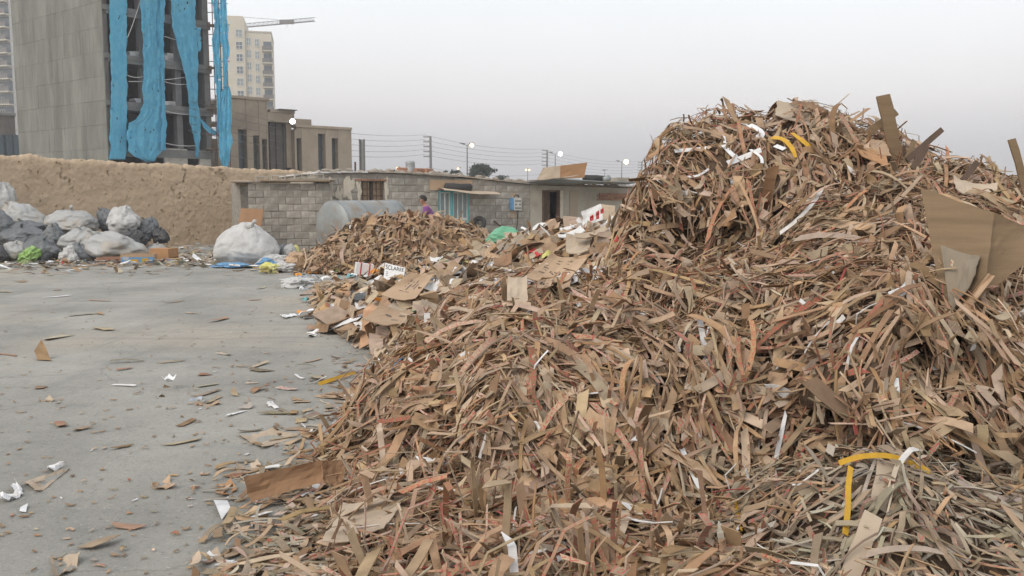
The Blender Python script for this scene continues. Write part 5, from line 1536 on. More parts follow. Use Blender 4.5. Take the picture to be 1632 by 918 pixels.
def yard_litter():
    # scraps thin out away from the heaps; each is a thing of its own
    def place(n, pxr, pyr, fall):
        xs, ys = [], []
        while len(xs) < n:
            px, py = random.uniform(*pxr), random.uniform(*pyr)
            if random.random() > fall(px, py): continue
            p = gnd(px, py)
            if float(FLD.z(p.x, p.y)) > .04 and p.x > -2.6 and 2.5 < p.y < 19: continue
            xs.append(p.x); ys.append(p.y)
        return np.array(xs), np.array(ys)
    near = lambda px, py: min(1, max(.05, 1 - (500 + (560 - py) * -.05 - px) / 230)) if py > 560 else .16
    x, y = place(120, (0, 640), (450, 915), near)
    n = len(x); d = np.sqrt(x * x + y * y)
    L = rng.uniform(.06, .26, n) * np.clip(d / 7, .8, 1.7); W = rng.uniform(.025, .12, n) * np.clip(d / 7, .8, 1.7)
    V, uv, tint, S = flat_scrap(n, x, y, np.full(n, .008), L, W, TAN + GREY, .10, .01, .12)
    for i in range(n):
        c = V[i].mean(0)
        me = ribbon_mesh('cardboard_scrap', (V[i] - c)[None], uv[i][None], tint[i][None], S)
        o = bpy.data.objects.new('cardboard_scrap', me); C.objects.link(o); o.location = c
        w = tint[i][0] > .56
        lu = tint[i][:3].mean(); ln_, wd_ = L[i], W[i]
        tone = 'white' if w else 'pale' if lu > .33 else 'tan' if lu > .25 else 'dark brown'
        form = 'long narrow' if ln_ > 3.2 * wd_ else 'squarish' if ln_ < 1.8 * wd_ else 'oblong'
        zone = ('on the far yard before the bags' if y[i] > 13 else 'on the yard beside the refuse heap' if y[i] > 9.5 else 'in the middle of the yard' if y[i] > 7 else 'on the near yard') + ('' if y[i] > 9.5 else ' near the heap' if x[i] > -2.2 else ' at far left' if x[i] < -3.4 else '')
        tag(o, tone + ' ' + form + (' paper' if w else ' cardboard') + ' scrap lying ' + zone, 'paper scrap' if w else 'cardboard scrap', 'white paper scraps on the yard' if w else 'cardboard scraps on the yard')
    # drift of shreds round the foot of the near heap, and crumbs everywhere
    packs = []
    for (n, pxr, pyr, Ls, Ws, zz, fall) in ((1500, (230, 700), (735, 980), (.05, .24), (.012, .06), (.004, .05), lambda px, py: min(1, max(0, (px - 330 + (py - 740) * .3) / 230)) ** 1.5),
                                         (330, (380, 640), (560, 800), (.05, .2), (.01, .04), (.004, .02), lambda px, py: max(0.02, 1 - (px - (640 - (py - 540) * .5)) ** 2 / 9000)),
                                         (700, (-60, 640), (440, 915), (.015, .05), (.008, .03), (.003, .006), lambda px, py: .4 if px < 300 else 1),
                                         (2400, (-60, 560), (392, 440), (.06, .34), (.04, .16), (.01, .10), lambda px, py: max(.06, 1 - abs(py - 412) / 20))):
        xs, ys = [], []
        while len(xs) < n:
            px, py = random.uniform(*pxr), random.uniform(*pyr)
            if random.random() > fall(px, py): continue
            p = gnd(px, py); xs.append(p.x); ys.append(p.y)
        x, y = np.array(xs), np.array(ys)
        far = pyr[1] < 450
        packs.append(flat_scrap(n, x, y, rng.uniform(*zz, n) , rng.uniform(*Ls, n), rng.uniform(*Ws, n), (TAN + GREY) if not far else GREY + TAN[:5], .04 if not far else .16, .0 if not far else .06, .12 if not far else 0, .5 if not far else .2, .16 if zz[1] > .05 else .07))
    V = np.concatenate([p[0] for p in packs]); uv = np.concatenate([p[1] for p in packs]); tint = np.concatenate([p[2] for p in packs])
    me = ribbon_mesh('litter', V, uv, tint, 6)
    o = bpy.data.objects.new('litter', me); C.objects.link(o)
    tag(o, 'fine cardboard shreds and crumbs strewn over the yard ground', 'litter', kind='stuff')
yard_litter()

# ================================================================== SINGLE THINGS ON AND AROUND THE HEAPS
def A(px, py, Y): return at(px, py, Y)
def on_field(px, py, fld=None, lift=0.0, y0=3.0, y1=16):
    """where the sight line meets the heap"""
    fld = fld or FLD
    d = ray(px, py); prev = None
    Y = y0
    while Y < y1:
        p = Vector((0, 0, CAM_H)) + d * (Y / d.y)
        if p.z <= float(fld.z(p.x, p.y)):
            if fld is FLD: p = Vector(warp([p])[0])
            return p + Vector((0, 0, lift))
        Y += .02
    return p
def onf(px, py, t=.10, fld=None, y0=3.0, y1=18):
    p = on_field(px, py, fld, 0, y0, y1)
    return p + (Vector((0, 0, CAM_H)) - p).normalized() * t
def hit_raised(px, py, h, y0=3.0, y1=18):
    d = ray(px, py); Y = y0
    while Y < y1:
        p = Vector((0, 0, CAM_H)) + d * (Y / d.y)
        if p.z <= float(FLD.z(p.x, p.y)) + h: return p
        Y += .02
    return p
def onf4(pts, t=.13, spread=.4, lay=False):
    """four corners of a sheet resting on top of the heap, just above its loose pieces"""
    Ys = [hit_raised(px, py, t).y for px, py in pts]
    lo = min(Ys[2], Ys[3])
    Yb = [min(Ys[2], lo + .3), min(Ys[3], lo + .3)]
    Yt = sum(Yb) / 2 + min(max((Ys[0] + Ys[1]) / 2 - sum(Yb) / 2, .12), .55 if lay else spread)
    return [at(*p, Y) for p, Y in zip(pts, (Yt, Yt + .05, Yb[0], Yb[1]))]
def slat(label, p, q, w, t=.012, m='card', facing=(0, -1, .2), name='cardboard_stick'):
    mb = MB()
    p, q = Vector(p), Vector(q)
    n = 5
    d = (q - p).normalized(); s = d.cross(Vector(facing)).normalized(); nn = s.cross(d).normalized()
    vs, fs = [], []
    for i in range(n + 1):
        c = p.lerp(q, i / n) + nn * .012 * math.sin(i * 1.1) * (q - p).length
        ww = w / 2 * (1 + .06 * math.sin(i * 2.3))
        vs += [c - s * ww - nn * t / 2, c + s * ww - nn * t / 2, c + s * ww + nn * t / 2, c - s * ww + nn * t / 2]
    for i in range(n):
        for k in range(4): fs.append((i * 4 + k, i * 4 + (k + 1) % 4, (i + 1) * 4 + (k + 1) % 4, (i + 1) * 4 + k))
    fs += [(3, 2, 1, 0), tuple(n * 4 + k for k in range(4))]
    mb.add(vs, fs)
    return tag(mb.build(name, MAT[m]), label, 'stick' if name == 'cardboard_stick' else 'strip')
def crest_slats():
    slat('widest cardboard slat standing upright against the sky on the tall heap', A(1407, 152, 8.2), A(1432, 262, 8.1), .125, .02, 'card_olive')
    slat('short slat crossing behind the widest upright slat', A(1380, 214, 8.3), A(1429, 178, 8.35), .07, .014, 'card_olive')
    slat('thin dark slat pointing up to the right beyond the widest slat', A(1445, 255, 7.8), A(1502, 206, 8.0), .05, .014, 'dark_wood')
    slat('short slat leaning right below the thin dark slat', A(1440, 262, 7.8), A(1458, 224, 8.0), .04, .012, 'card_olive')
    slat('stubby dark slat poking up beneath the thin dark slat', A(1455, 270, 7.6), A(1477, 232, 7.7), .06, .012, 'dark_wood')
    slat('small dark slat poking from the heap top near the right edge', A(1534, 288, 7.6), A(1558, 258, 7.7), .05, .014, 'dark_wood')
    slat('tall upright slat at the right edge against the sky', A(1612, 222, 7.7), A(1640, 318, 7.6), .065, .018, 'card_olive')
    slat('tiny upright stub left of the leaning slats on the heap top', A(1441, 250, 8.0), A(1441, 232, 8.0), .025, .012, 'dark_wood')
    slat('long light strip lying diagonally across the right heap face', A(1335, 560, 5.35), A(1435, 518, 5.55), .05, .006, 'card_pale', name='cardboard_strip')
    slat('wide pale strip pointing down in the near right corner', A(1392, 820, 3.55), A(1352, 925, 3.35), .075, .006, 'card_pale', (0, -1, .8), name='cardboard_strip')
    slat('straight tan strip slanting down from the pale heap top', A(1446, 765, 3.9), A(1390, 880, 3.45), .03, .005, 'card', (0, -1, .8), name='cardboard_strip')
    slat('broad corrugated strip hanging below the yellow strap arch', A(1412, 735, 3.97), A(1400, 810, 3.7), .075, .005, 'card_pale', (0, -1, .6), name='cardboard_strip')
    p = slat('vertical tan strip with a torn white end on the yard-side slope', on_field(683, 530, lift=.08), on_field(683, 615, lift=.06), .06, .005, 'card_orange', (0, -1, .5), name='cardboard_strip')
    a = on_field(683, 530, lift=.08)
    slat('torn white paper tip above the vertical tan strip', a + Vector((-.01, -.01, -.01)), a + Vector((-.012, .0, .085)), .05, .004, 'whitepaper', (0, -1, .5), name='paper_strip')
    slat('wide pale strip hanging over the crest above the vertical strip', on_field(756, 478, lift=.05), on_field(763, 522, lift=.05), .10, .005, 'card_pale', (0, -1, .5), name='cardboard_strip')
    slat('tan strip lying level across the mid slope near the left', on_field(778, 615, lift=.05), on_field(842, 622, lift=.05), .045, .005, 'card', (0, -1, .5), name='cardboard_strip')
    slat('tan strip crossing under a paler one on the tall heap foot', on_field(968, 422, lift=.04), on_field(1028, 448, lift=.05), .05, .006, 'card_orange', (0, -1, .6), name='cardboard_strip')
    slat('paler tan strip lying over its neighbour at the tall heap foot', on_field(1000, 458, lift=.06), on_field(1042, 440, lift=.07), .055, .006, 'card', (0, -1, .6), name='cardboard_strip')
    slat('long tan strip with red print slanting at the bottom', on_field(608, 885, lift=.06), on_field(640, 835, lift=.09), .07, .005, 'card', (0, -1, .8), name='cardboard_strip')
    slat('broad orange brown strip curving at the bottom centre', on_field(890, 815, lift=.06), on_field(955, 885, lift=.05), .055, .005, 'card_orange', (0, -1, .8), name='cardboard_strip')
    slat('pale strip leaning against the bottom slope', on_field(962, 815, lift=.05), on_field(905, 870, lift=.04), .05, .005, 'card_pale', (0, -1, .8), name='cardboard_strip')
crest_slats()

def curve_strap(label, pts, w, m, name, cat, n=14, t=.002):
    """a strap bent through points"""
    P = [Vector(p) for p in pts]
    def cat_(u):
        u *= len(P) - 1; i = min(int(u), len(P) - 2); f = u - i
        p0, p1, p2, p3 = P[max(i - 1, 0)], P[i], P[i + 1], P[min(i + 2, len(P) - 1)]
        return .5 * ((2 * p1) + (p2 - p0) * f + (2 * p0 - 5 * p1 + 4 * p2 - p3) * f * f + (3 * p1 - p0 - 3 * p2 + p3) * f ** 3)
    mb = MB(); vs, fs = [], []
    for i in range(n + 1):
        c = cat_(i / n); d = (cat_(min(1, i / n + .02)) - cat_(max(0, i / n - .02))).normalized()
        s = d.cross(Vector((.15, -1, .45))).normalized(); nn = s.cross(d)
        vs += [c - s * w / 2 - nn * t, c + s * w / 2 - nn * t, c + s * w / 2 + nn * t, c - s * w / 2 + nn * t]
    for i in range(n):
        for k in range(4): fs.append((i * 4 + k, i * 4 + (k + 1) % 4, (i + 1) * 4 + (k + 1) % 4, (i + 1) * 4 + k))
    fs += [(3, 2, 1, 0), tuple(n * 4 + k for k in range(4))]
    mb.add(vs, fs)
    return tag(mb.build(name, MAT[m]), label, cat)
def straps():
    curve_strap('bright yellow strap arching over the small pale heap', [A(1337, 738, 3.92), A(1370, 728, 3.9), A(1410, 726, 3.92), A(1445, 735, 3.94), A(1482, 752, 3.94)], .024, 'yellow', 'plastic_strap', 'strap')
    curve_strap('bright yellow strap hanging vertically below the strap arch', [A(1356, 744, 3.86), A(1352, 775, 3.76), A(1351, 812, 3.64), A(1347, 852, 3.54)], .026, 'yellow', 'plastic_strap', 'strap')
    curve_strap('yellow strap fallen over the brow of the tall heap', [on_field(1222, 232, lift=.06), on_field(1238, 238, lift=.08), on_field(1250, 248, lift=.07), on_field(1258, 262, lift=.05)], .05, 'yellow', 'plastic_strap', 'strap')
    curve_strap('short yellow strap lying uppermost near the tall heap brow', [on_field(1256, 226, lift=.07), on_field(1268, 236, lift=.07), on_field(1288, 248, lift=.05)], .045, 'yellow', 'plastic_strap', 'strap')
    curve_strap('thin yellow strap dangling at the bottom centre', [on_field(1171, 808, lift=.05), on_field(1175, 835, lift=.06), on_field(1181, 862, lift=.05)], .012, 'yellow', 'plastic_strap', 'strap')
    curve_strap('faded yellow strap lying on the yard beside the tan heap', [gnd(508, 612, .012), gnd(535, 603, .03), gnd(566, 594, .015)], .035, 'yellow', 'plastic_strap', 'strap')
    for k, (pts, w, lab) in enumerate((
        ([(1150, 272), (1178, 262), (1203, 251)], .05, 'white paper strip slanting up on the tall heap brow'),
        ([(1190, 210), (1208, 222), (1200, 232)], .06, 'curled white paper strip high on the tall heap brow'),
        ([(1146, 243), (1158, 258), (1166, 262)], .045, 'short white paper strip crossing the slanting one'),
        ([(1188, 250), (1201, 262), (1202, 272)], .03, 'narrow white paper strip bent downward on the brow'),
        ([(1072, 252), (1100, 249), (1122, 247)], .035, 'level white paper strip on the upper left shoulder'),
        ([(1148, 222), (1149, 240)], .03, 'small upright white paper strip on the upper shoulder'),
        ([(1094, 292), (1110, 290), (1124, 280)], .02, 'thin white curl left of the tall heap brow'),
        ([(1226, 244), (1240, 250)], .05, 'white paper flake between the two upper yellow straps'),
        ([(1086, 730), (1096, 752), (1106, 775), (1116, 796)], .03, 'white plastic strip hanging at the bottom centre'),
        ([(1372, 470), (1398, 460), (1420, 448)], .05, 'pale paper strip below the red printed strips on the right'),
        ([(1364, 578), (1368, 596), (1372, 606)], .03, 'white paper curl low on the right heap face'),
        ([(1348, 634), (1358, 630), (1366, 626)], .035, 'white paper flake just below the paper curl'))):
        P = [on_field(px, py, lift=.055) for px, py in pts]
        curve_strap(lab, P, w, 'whitepaper', 'paper_strip', 'paper strip', 8)
straps()

def big_sheets():
    # folded carton on the right, the heap hollow's shade darkened into its colour
    root = empty('folded_carton', A(1540, 500, 5.4), 'large folded shade-darkened carton lying on edge on the right heap', 'carton')
    sheet4('panel', None, None, [A(1468, 300, 6.0), A(1585, 339, 5.4), A(1572, 440, 5.1), A(1506, 508, 5.15)], MAT['card_olive'], .006, .008, 12, 10, .012, root, seed=2, wave=.004)
    sheet4('panel', None, None, [A(1586, 339, 5.4), A(1645, 366, 5.5), A(1645, 412, 5.3), A(1540, 492, 5.08)], MAT['card_olive'], .006, .008, 8, 8, .01, root, seed=3, wave=.004)
    sheet4('panel', None, None, [A(1575, 436, 5.09), A(1586, 440, 5.07), A(1535, 506, 5.04), A(1512, 510, 5.1)], MAT['card'], .01, .008, 6, 8, .01, root, seed=4)
    sheet4('flap', None, None, [A(1500, 392, 5.50), A(1562, 408, 5.22), A(1552, 440, 5.1), A(1514, 500, 5.08)], MAT['card_grey'], .01, .006, 8, 8, .01, root, seed=5)
    # brown sheet on edge by the yard
    root = empty('brown_board', gnd(470, 800), 'brown cardboard panel standing on edge at the near left heap foot', 'board')
    sheet4('panel', None, None, [A(388, 760, 4.62), A(514, 733, 4.85), A(516, 768, 4.8), A(401, 800, 4.6)], MAT['card_dark'], .03, .006, 12, 6, .01, root, seed=6)
    sheet4('flap', None, None, [A(514, 734, 4.85), A(548, 733, 5.0), A(548, 778, 4.85), A(516, 769, 4.8)], MAT['card_dark'], .01, .006, 6, 6, .02, root, seed=7)
    sheet4('cardboard_sheet', 'pale tan cardboard panel leaning at the bottom left heap foot', 'board', onf4([(546, 800), (648, 783), (612, 842), (512, 864)], 0.13), MAT['card_pale'], .02, .005, 10, 10, .02, seed=8)
    # flattened cartons between the heaps
    o, S, n = sheet4('flat_carton', 'big tan carton panel tilted upright left of centre', 'carton', onf4([(655, 432), (692, 436), (662, 476), (607, 470)], 0.16, lay=True), MAT['card'], .04, .01, 10, 8, .01, seed=9)
    marks(o, S, n, [(.3, .2, .34, .5), (.42, .25, .46, .6), (.54, .2, .58, .5), (.64, .3, .68, .55), (.25, .66, .6, .68)], MAT['ink'])
    o, S, n = sheet4('flat_carton', 'flattened tan carton spread over the refuse edge', 'carton', onf4([(606, 484), (668, 494), (652, 514), (576, 508)], 0.16, lay=True), MAT['card'], .05, .01, 12, 8, .02, seed=10)
    marks(o, S, n, [(.3, .3, .45, .38), (.6, .25, .75, .3), (.5, .5, .66, .56)], MAT['ink'])
    sheet4('flat_carton', 'small folded carton flap lying over the spread carton', 'carton', onf4([(634, 472), (674, 483), (660, 499), (618, 487)], 0.16, lay=True), MAT['card_pale'], .04, .01, 8, 6, .02, seed=11)
    o, S, n = sheet4('flat_carton', 'large flattened carton with black print at centre', 'carton', onf4([(880, 401), (936, 410), (906, 446), (836, 440)], 0.16, lay=True), MAT['card'], .04, .01, 12, 10, .01, seed=12)
    rr = []
    for i in range(5):
        for j in range(3): rr.append((.12 + .028 * i, .42 + .09 * j, .135 + .028 * i, .47 + .09 * j)); rr.append((.68 + .028 * i, .42 + .09 * j, .695 + .028 * i, .47 + .09 * j))
    rr += [(.34 + .05 * i, .5 + .03 * (i % 2), .375 + .05 * i, .56 + .03 * (i % 3)) for i in range(6)] + [(.3, .12, .42, .15), (.55, .1, .7, .13), (.3, .22, .42, .24), (.55, .2, .7, .22)]
    marks(o, S, n, rr, MAT['black'])
    o, S, n = sheet4('flat_carton', 'tan carton flap with black print below the large flattened one', 'carton', onf4([(866, 440), (882, 442), (878, 456), (848, 456)], 0.16, lay=True), MAT['card'], .02, .008, 8, 6, .02, seed=13)
    marks(o, S, n, [(.2, .3, .3, .6), (.36, .35, .5, .55), (.56, .3, .7, .62)], MAT['black'])
    sheet4('cardboard_sheet', 'square pale cardboard panel on the heap crest left of centre', 'board', onf4([(809, 441), (840, 440), (841, 480), (808, 480)], 0.13), MAT['card_pale'], .01, .005, 8, 8, .02, seed=14)
    sheet4('cardboard_sheet', 'small square cardboard panel right of the pale square panel', 'board', onf4([(890, 442), (910, 443), (908, 458), (888, 458)], 0.13), MAT['card'], .01, .005, 6, 6, .02, seed=15)
    sheet4('corrugated_board', 'dark corrugated board standing on edge in the refuse heap', 'board', onf4([(788, 410), (816, 402), (815, 420), (786, 424)], 0.15), MAT['card_dark'], .01, .012, 8, 6, .01, seed=16)
    sheet4('flat_carton', 'tan carton sheet with a green print by the tall heap', 'carton', onf4([(902, 372), (945, 374), (938, 398), (903, 402)], 0.16, lay=True), MAT['card_pale'], .03, .01, 8, 8, .02, seed=17)
    sheet4('green_label', 'small green paper panel on the tan carton sheet', 'paper', onf4([(912, 377), (928, 378), (928, 388), (912, 386)], 0.2, lay=True), MAT['green'], .005, .004, 4, 4, .03, seed=18)
    # red and white printed carton
    root = empty('printed_carton', A(950, 355, 12.0), 'white carton with red printed bands on the refuse slope', 'carton')
    sheet4('panel', None, None, [A(926, 337, 11.7), A(957, 325, 11.9), A(962, 350, 11.7), A(934, 358, 11.6)], MAT['white'], .01, .01, 8, 8, .01, root, seed=19)
    o, S, n = sheet4('panel', None, None, [A(957, 325, 11.9), A(981, 328, 11.7), A(980, 349, 11.6), A(962, 350, 11.68)], MAT['card_pale'], .01, .01, 8, 8, .01, root, seed=20)
    f = lambda x0, y0, x1, y1, Y: sheet4('red_band', None, None, [A(x0, y0, Y), A(x1, y0 - (x1 - x0) * .6, Y), A(x1, y1 - (x1 - x0) * .35, Y), A(x0, y1, Y)], MAT['red'], 0, .006, 4, 4, .03, root, seed=21)
    f(940, 345, 946, 353, 11.52); f(950, 338, 955, 350, 11.52); f(957, 334, 962, 341, 11.55)
    # stacked white sheets
    for k, (x0, y0, x1, y1, w) in enumerate(((892, 364, 940, 345, 7), (900, 368, 950, 350, 6), (908, 357, 936, 343, 5), (915, 372, 962, 358, 7), (888, 372, 925, 360, 6))):
        sheet4('white_board', ('longest', 'second', 'uppermost', 'lowest', 'leftmost')[k] + ' white lined board in the slanting stack on the refuse slope', 'board',
               onf4([(x0, y0), (x1, y1), (x1 + 8, y1 + w), (x0 + 3, y0 + w)], .1 + .03 * k, .3), MAT['white' if k % 2 == 0 else 'card_pale'], .04, .012, 8, 5, .02, seed=22 + k)
    # crumpled pale papers on the tall heap
    for k, (c, lab) in enumerate((([(1150, 468), (1180, 465), (1188, 488), (1146, 498)], 'crumpled pale kraft paper on the mid slope of the tall heap'),
                                  ([(1160, 424), (1190, 430), (1192, 458), (1168, 448)], 'creased pale cardboard piece above the crumpled kraft paper'),
                                  ([(1186, 484), (1216, 480), (1236, 512), (1206, 500)], 'torn pale paper trailing right of the crumpled kraft paper'))):
        P = [on_field(px, py, lift=.07) for px, py in c]
        sheet4('kraft_paper', lab, 'paper', P, MAT['card_pale'], .05, .004, 12, 12, .05, seed=30 + k, wave=.04)
    P = [on_field(px, py, lift=.06) for px, py in ((1094, 604), (1122, 598), (1118, 628), (1090, 634))]
    sheet4('cardboard_sheet', 'small tan cardboard panel among grey shreds mid slope', 'board', P, MAT['card_pale'], .02, .005, 8, 8, .03, seed=34)
    # crest cartons
    sheet4('flat_carton', 'tan carton panel lying at the very top of the tall heap', 'board', onf4([(1240, 160), (1328, 178), (1322, 204), (1236, 184)], .13), MAT['card_pale'], .02, .008, 10, 6, .03, seed=35)
    o, S, n = sheet4('flat_carton', 'long carton panel with red tape sloping down right of the peak', 'board', [A(1360, 222, 8.2), A(1412, 246, 7.9), A(1418, 268, 7.4), A(1366, 240, 7.7)], MAT['card_orange'], .02, .008, 10, 6, .03, seed=36)
    sheet4('flat_carton', 'tan carton panel on the heap brow below the upright slat', 'board', [A(1340, 205, 8.5), A(1412, 226, 8.2), A(1420, 250, 7.8), A(1352, 226, 8.1)], MAT['card'], .02, .008, 10, 6, .03, seed=37)
    sheet4('flat_carton', 'pale carton panel on the ridge near the right edge', 'board', [A(1520, 280, 7.6), A(1590, 292, 7.5), A(1588, 310, 7.1), A(1525, 300, 7.2)], MAT['card_pale'], .03, .008, 10, 6, .03, seed=38)
    # yard pieces
    yard = (([(378, 692), (430, 684), (478, 690), (418, 711)], 'largest pale cardboard sheet lying on the yard', 'card_pale'),
            ([(376, 738), (410, 732), (424, 754), (388, 766)], 'grey cardboard piece beside the brown panel on edge', 'card_pale'),
            ([(36, 768), (88, 746), (112, 744), (60, 778)], 'long torn cardboard piece lying left on the yard', 'card_pale'),
            ([(242, 768), (268, 760), (283, 770), (250, 778)], 'small torn tan cardboard piece on the near yard', 'card'),
            ([(222, 622), (262, 612), (310, 614), (258, 628)], 'crumpled brown carton lying mid yard', 'card_olive'),
            ([(60, 634), (78, 632), (88, 635), (70, 638)], 'thin pale scrap lying alone far left', 'card_pale'),
            ([(80, 884), (128, 880), (118, 905), (84, 912)], 'pale cardboard flake at the bottom left', 'card_pale'),
            ([(308, 640), (350, 636), (352, 640), (318, 645)], 'thin cardboard strip on the yard right of the crumpled carton', 'card'),
            ([(500, 632), (560, 620), (590, 622), (560, 634)], 'flat tan cardboard strip beside the heap edge on the yard', 'card'),
            ([(350, 830), (372, 822), (388, 838), (366, 850)], 'square pale scrap near the drift of shreds', 'card_pale'),
            ([(345, 770), (368, 762), (378, 778), (350, 786)], 'tan cardboard scrap left of the brown panel on edge', 'card_orange'))
    for k, (c, lab, m) in enumerate(yard):
        P = [gnd(px, py, .012 + .02 * ((i + k) % 2)) for i, (px, py) in enumerate(c)]
        sheet4('cardboard_piece', lab, 'cardboard', P, MAT[m], .02 if k != 4 else .09, .004, 8, 8, .05, seed=40 + k, wave=.012)
    P = [gnd(px, py, .03) for px, py in ((258, 616), (270, 611), (282, 614), (266, 619))]
    sheet4('paper_piece', 'white paper flake on the crumpled brown carton', 'paper', [p + Vector((0, 0, .09)) for p in P], MAT['whitepaper'], .03, .003, 5, 5, .06, seed=60)
    for k, (c, lab) in enumerate((([(18, 770), (26, 764), (32, 782), (22, 784)], 'upright white paper scrap at the far left of the yard'),
                                  ([(0, 784), (28, 778), (36, 786), (0, 792)], 'pale paper scrap lying beside the upright white one'),
                                  ([(74, 742), (100, 734), (102, 738), (76, 746)], 'narrow white paper strip on the left yard'),
                                  ([(488, 528), (508, 524), (516, 528), (492, 534)], 'white paper flake lying alone beyond the yard middle'),
                                  ([(606, 544), (632, 542), (634, 547), (608, 549)], 'thin white tray lying at the refuse edge'),
                                  ([(446, 502), (470, 497), (476, 502), (452, 505)], 'white paper sheet at the left tip of the refuse'),
                                  ([(480, 500), (520, 494), (524, 500), (484, 506)], 'long white paper sheet beside the refuse tip'))):
        P = [gnd(px, py, .015 + .03 * (i % 2)) for i, (px, py) in enumerate(c)]
        sheet4('paper_piece', lab, 'paper', P, MAT['whitepaper'], .02, .003, 6, 6, .06, seed=62 + k, wave=.02)
    mb = MB()
    # twig and the blue-grey net
    mb.tube([gnd(488, 680, .02), A(496, 706, 6.3), gnd(500, 735, .02)], .006, 5)
    tag(mb.build('twig', MAT['dark_wood']), 'thin bent twig on the yard near the tan heap foot', 'twig')
    P = [gnd(px, py, .012) for px, py in ((278, 640), (318, 632), (330, 640), (290, 648))]
    sheet4('net_scrap', 'blue grey net scrap lying mid yard beside the crumpled carton', 'net', P, MAT['bluegrey'], .03, .004, 10, 10, .12, seed=71, wave=.03)
big_sheets()

# ------------------------------------------------------------------ bags
def bag(label, px, pybase, wpx, hpx, Y, m, seed, name='refuse_bag', cat='bag', depth=.8, lump=.17, tie=True, lift=0.0, lean=0.0, taper=0.0):
    """a filled, tied bag: sagging lumpy body, puckered neck"""
    c = at(px, pybase, Y)
    s = Y / FPX
    W, Hh = wpx * s / 2, hpx * s
    z0 = lift
    H2 = Hh / 2
    bm = bmesh.new(); bmesh.ops.create_icosphere(bm, subdivisions=5, radius=1.0)
    for v in bm.verts:
        p = v.co.copy()
        k = 1 + lump * fbm(p.x * 1.3 + seed * 3.1, p.y * 1.3, p.z * 1.3, 3) + lump * .10 * fbm(p.x * 4 + seed, p.y * 4, p.z * 4, 3)
        k -= .05 * max(0, 1 - abs(fbm(p.x * 1.3 + seed * 2, p.y * 1.3, p.z * .8 + 5, 2)) * 7) ** 2 + .02 * max(0, 1 - abs(fbm(p.x * 3.4 + seed * 2, p.y * 3.4, p.z * 1.9 + 9, 2)) * 5) ** 2
        # pulled creases running to the neck
        an = math.atan2(p.y, p.x); up = max(0, p.z)
        k += (.035 * up * math.sin(an * 9 + seed) + .02 * abs(fbm(p.x * 6 + seed, p.y * 6, p.z * 3, 2)))
        q = Vector((p.x * W * k, p.y * W * depth * k, p.z * H2 * k))
        if p.z < 0: q.z *= .96; q.x *= 1 + .10 * -p.z; q.y *= 1 + .10 * -p.z
        tp = 1 - (taper or .16) * (p.z + .2); q.x *= tp; q.y *= tp
        q.x += lean * q.z
        z = q.z + H2
        if z < .12 * Hh: z = .12 * Hh * (z / (.12 * Hh)) * .4 if z > 0 else 0.0 + .002 * p.x
        v.co = Vector((c.x, Y, z0)) + Vector((q.x, q.y, max(z, 0)))
    me = bpy.data.meshes.new(name); bm.to_mesh(me); bm.free()
    if not tie:
        o = link(name, me, MAT[m], None, True); return tag(o, label, cat)
    root = empty(name, (c.x, Y, z0), label, cat)
    link('body', me, MAT[m], root, True)
    t = MB(); a = seed * 1.7; top = Vector((c.x + lean * H2 + .25 * W * math.cos(a), Y - .3 * W * depth, z0 + Hh * .93))
    d = Vector((math.cos(a) * .8, -.5, .7)).normalized()
    L = .2 * W + .04
    t.tube([top - d * .06, top + d * L * .25, top + d * L * .5, top + d * L * .8, top + d * L], [.15 * W, .06 * W, .045 * W, .07 * W, .05 * W], 12, True)
    t.build('tied_neck', MAT[m], root, True)
    return root
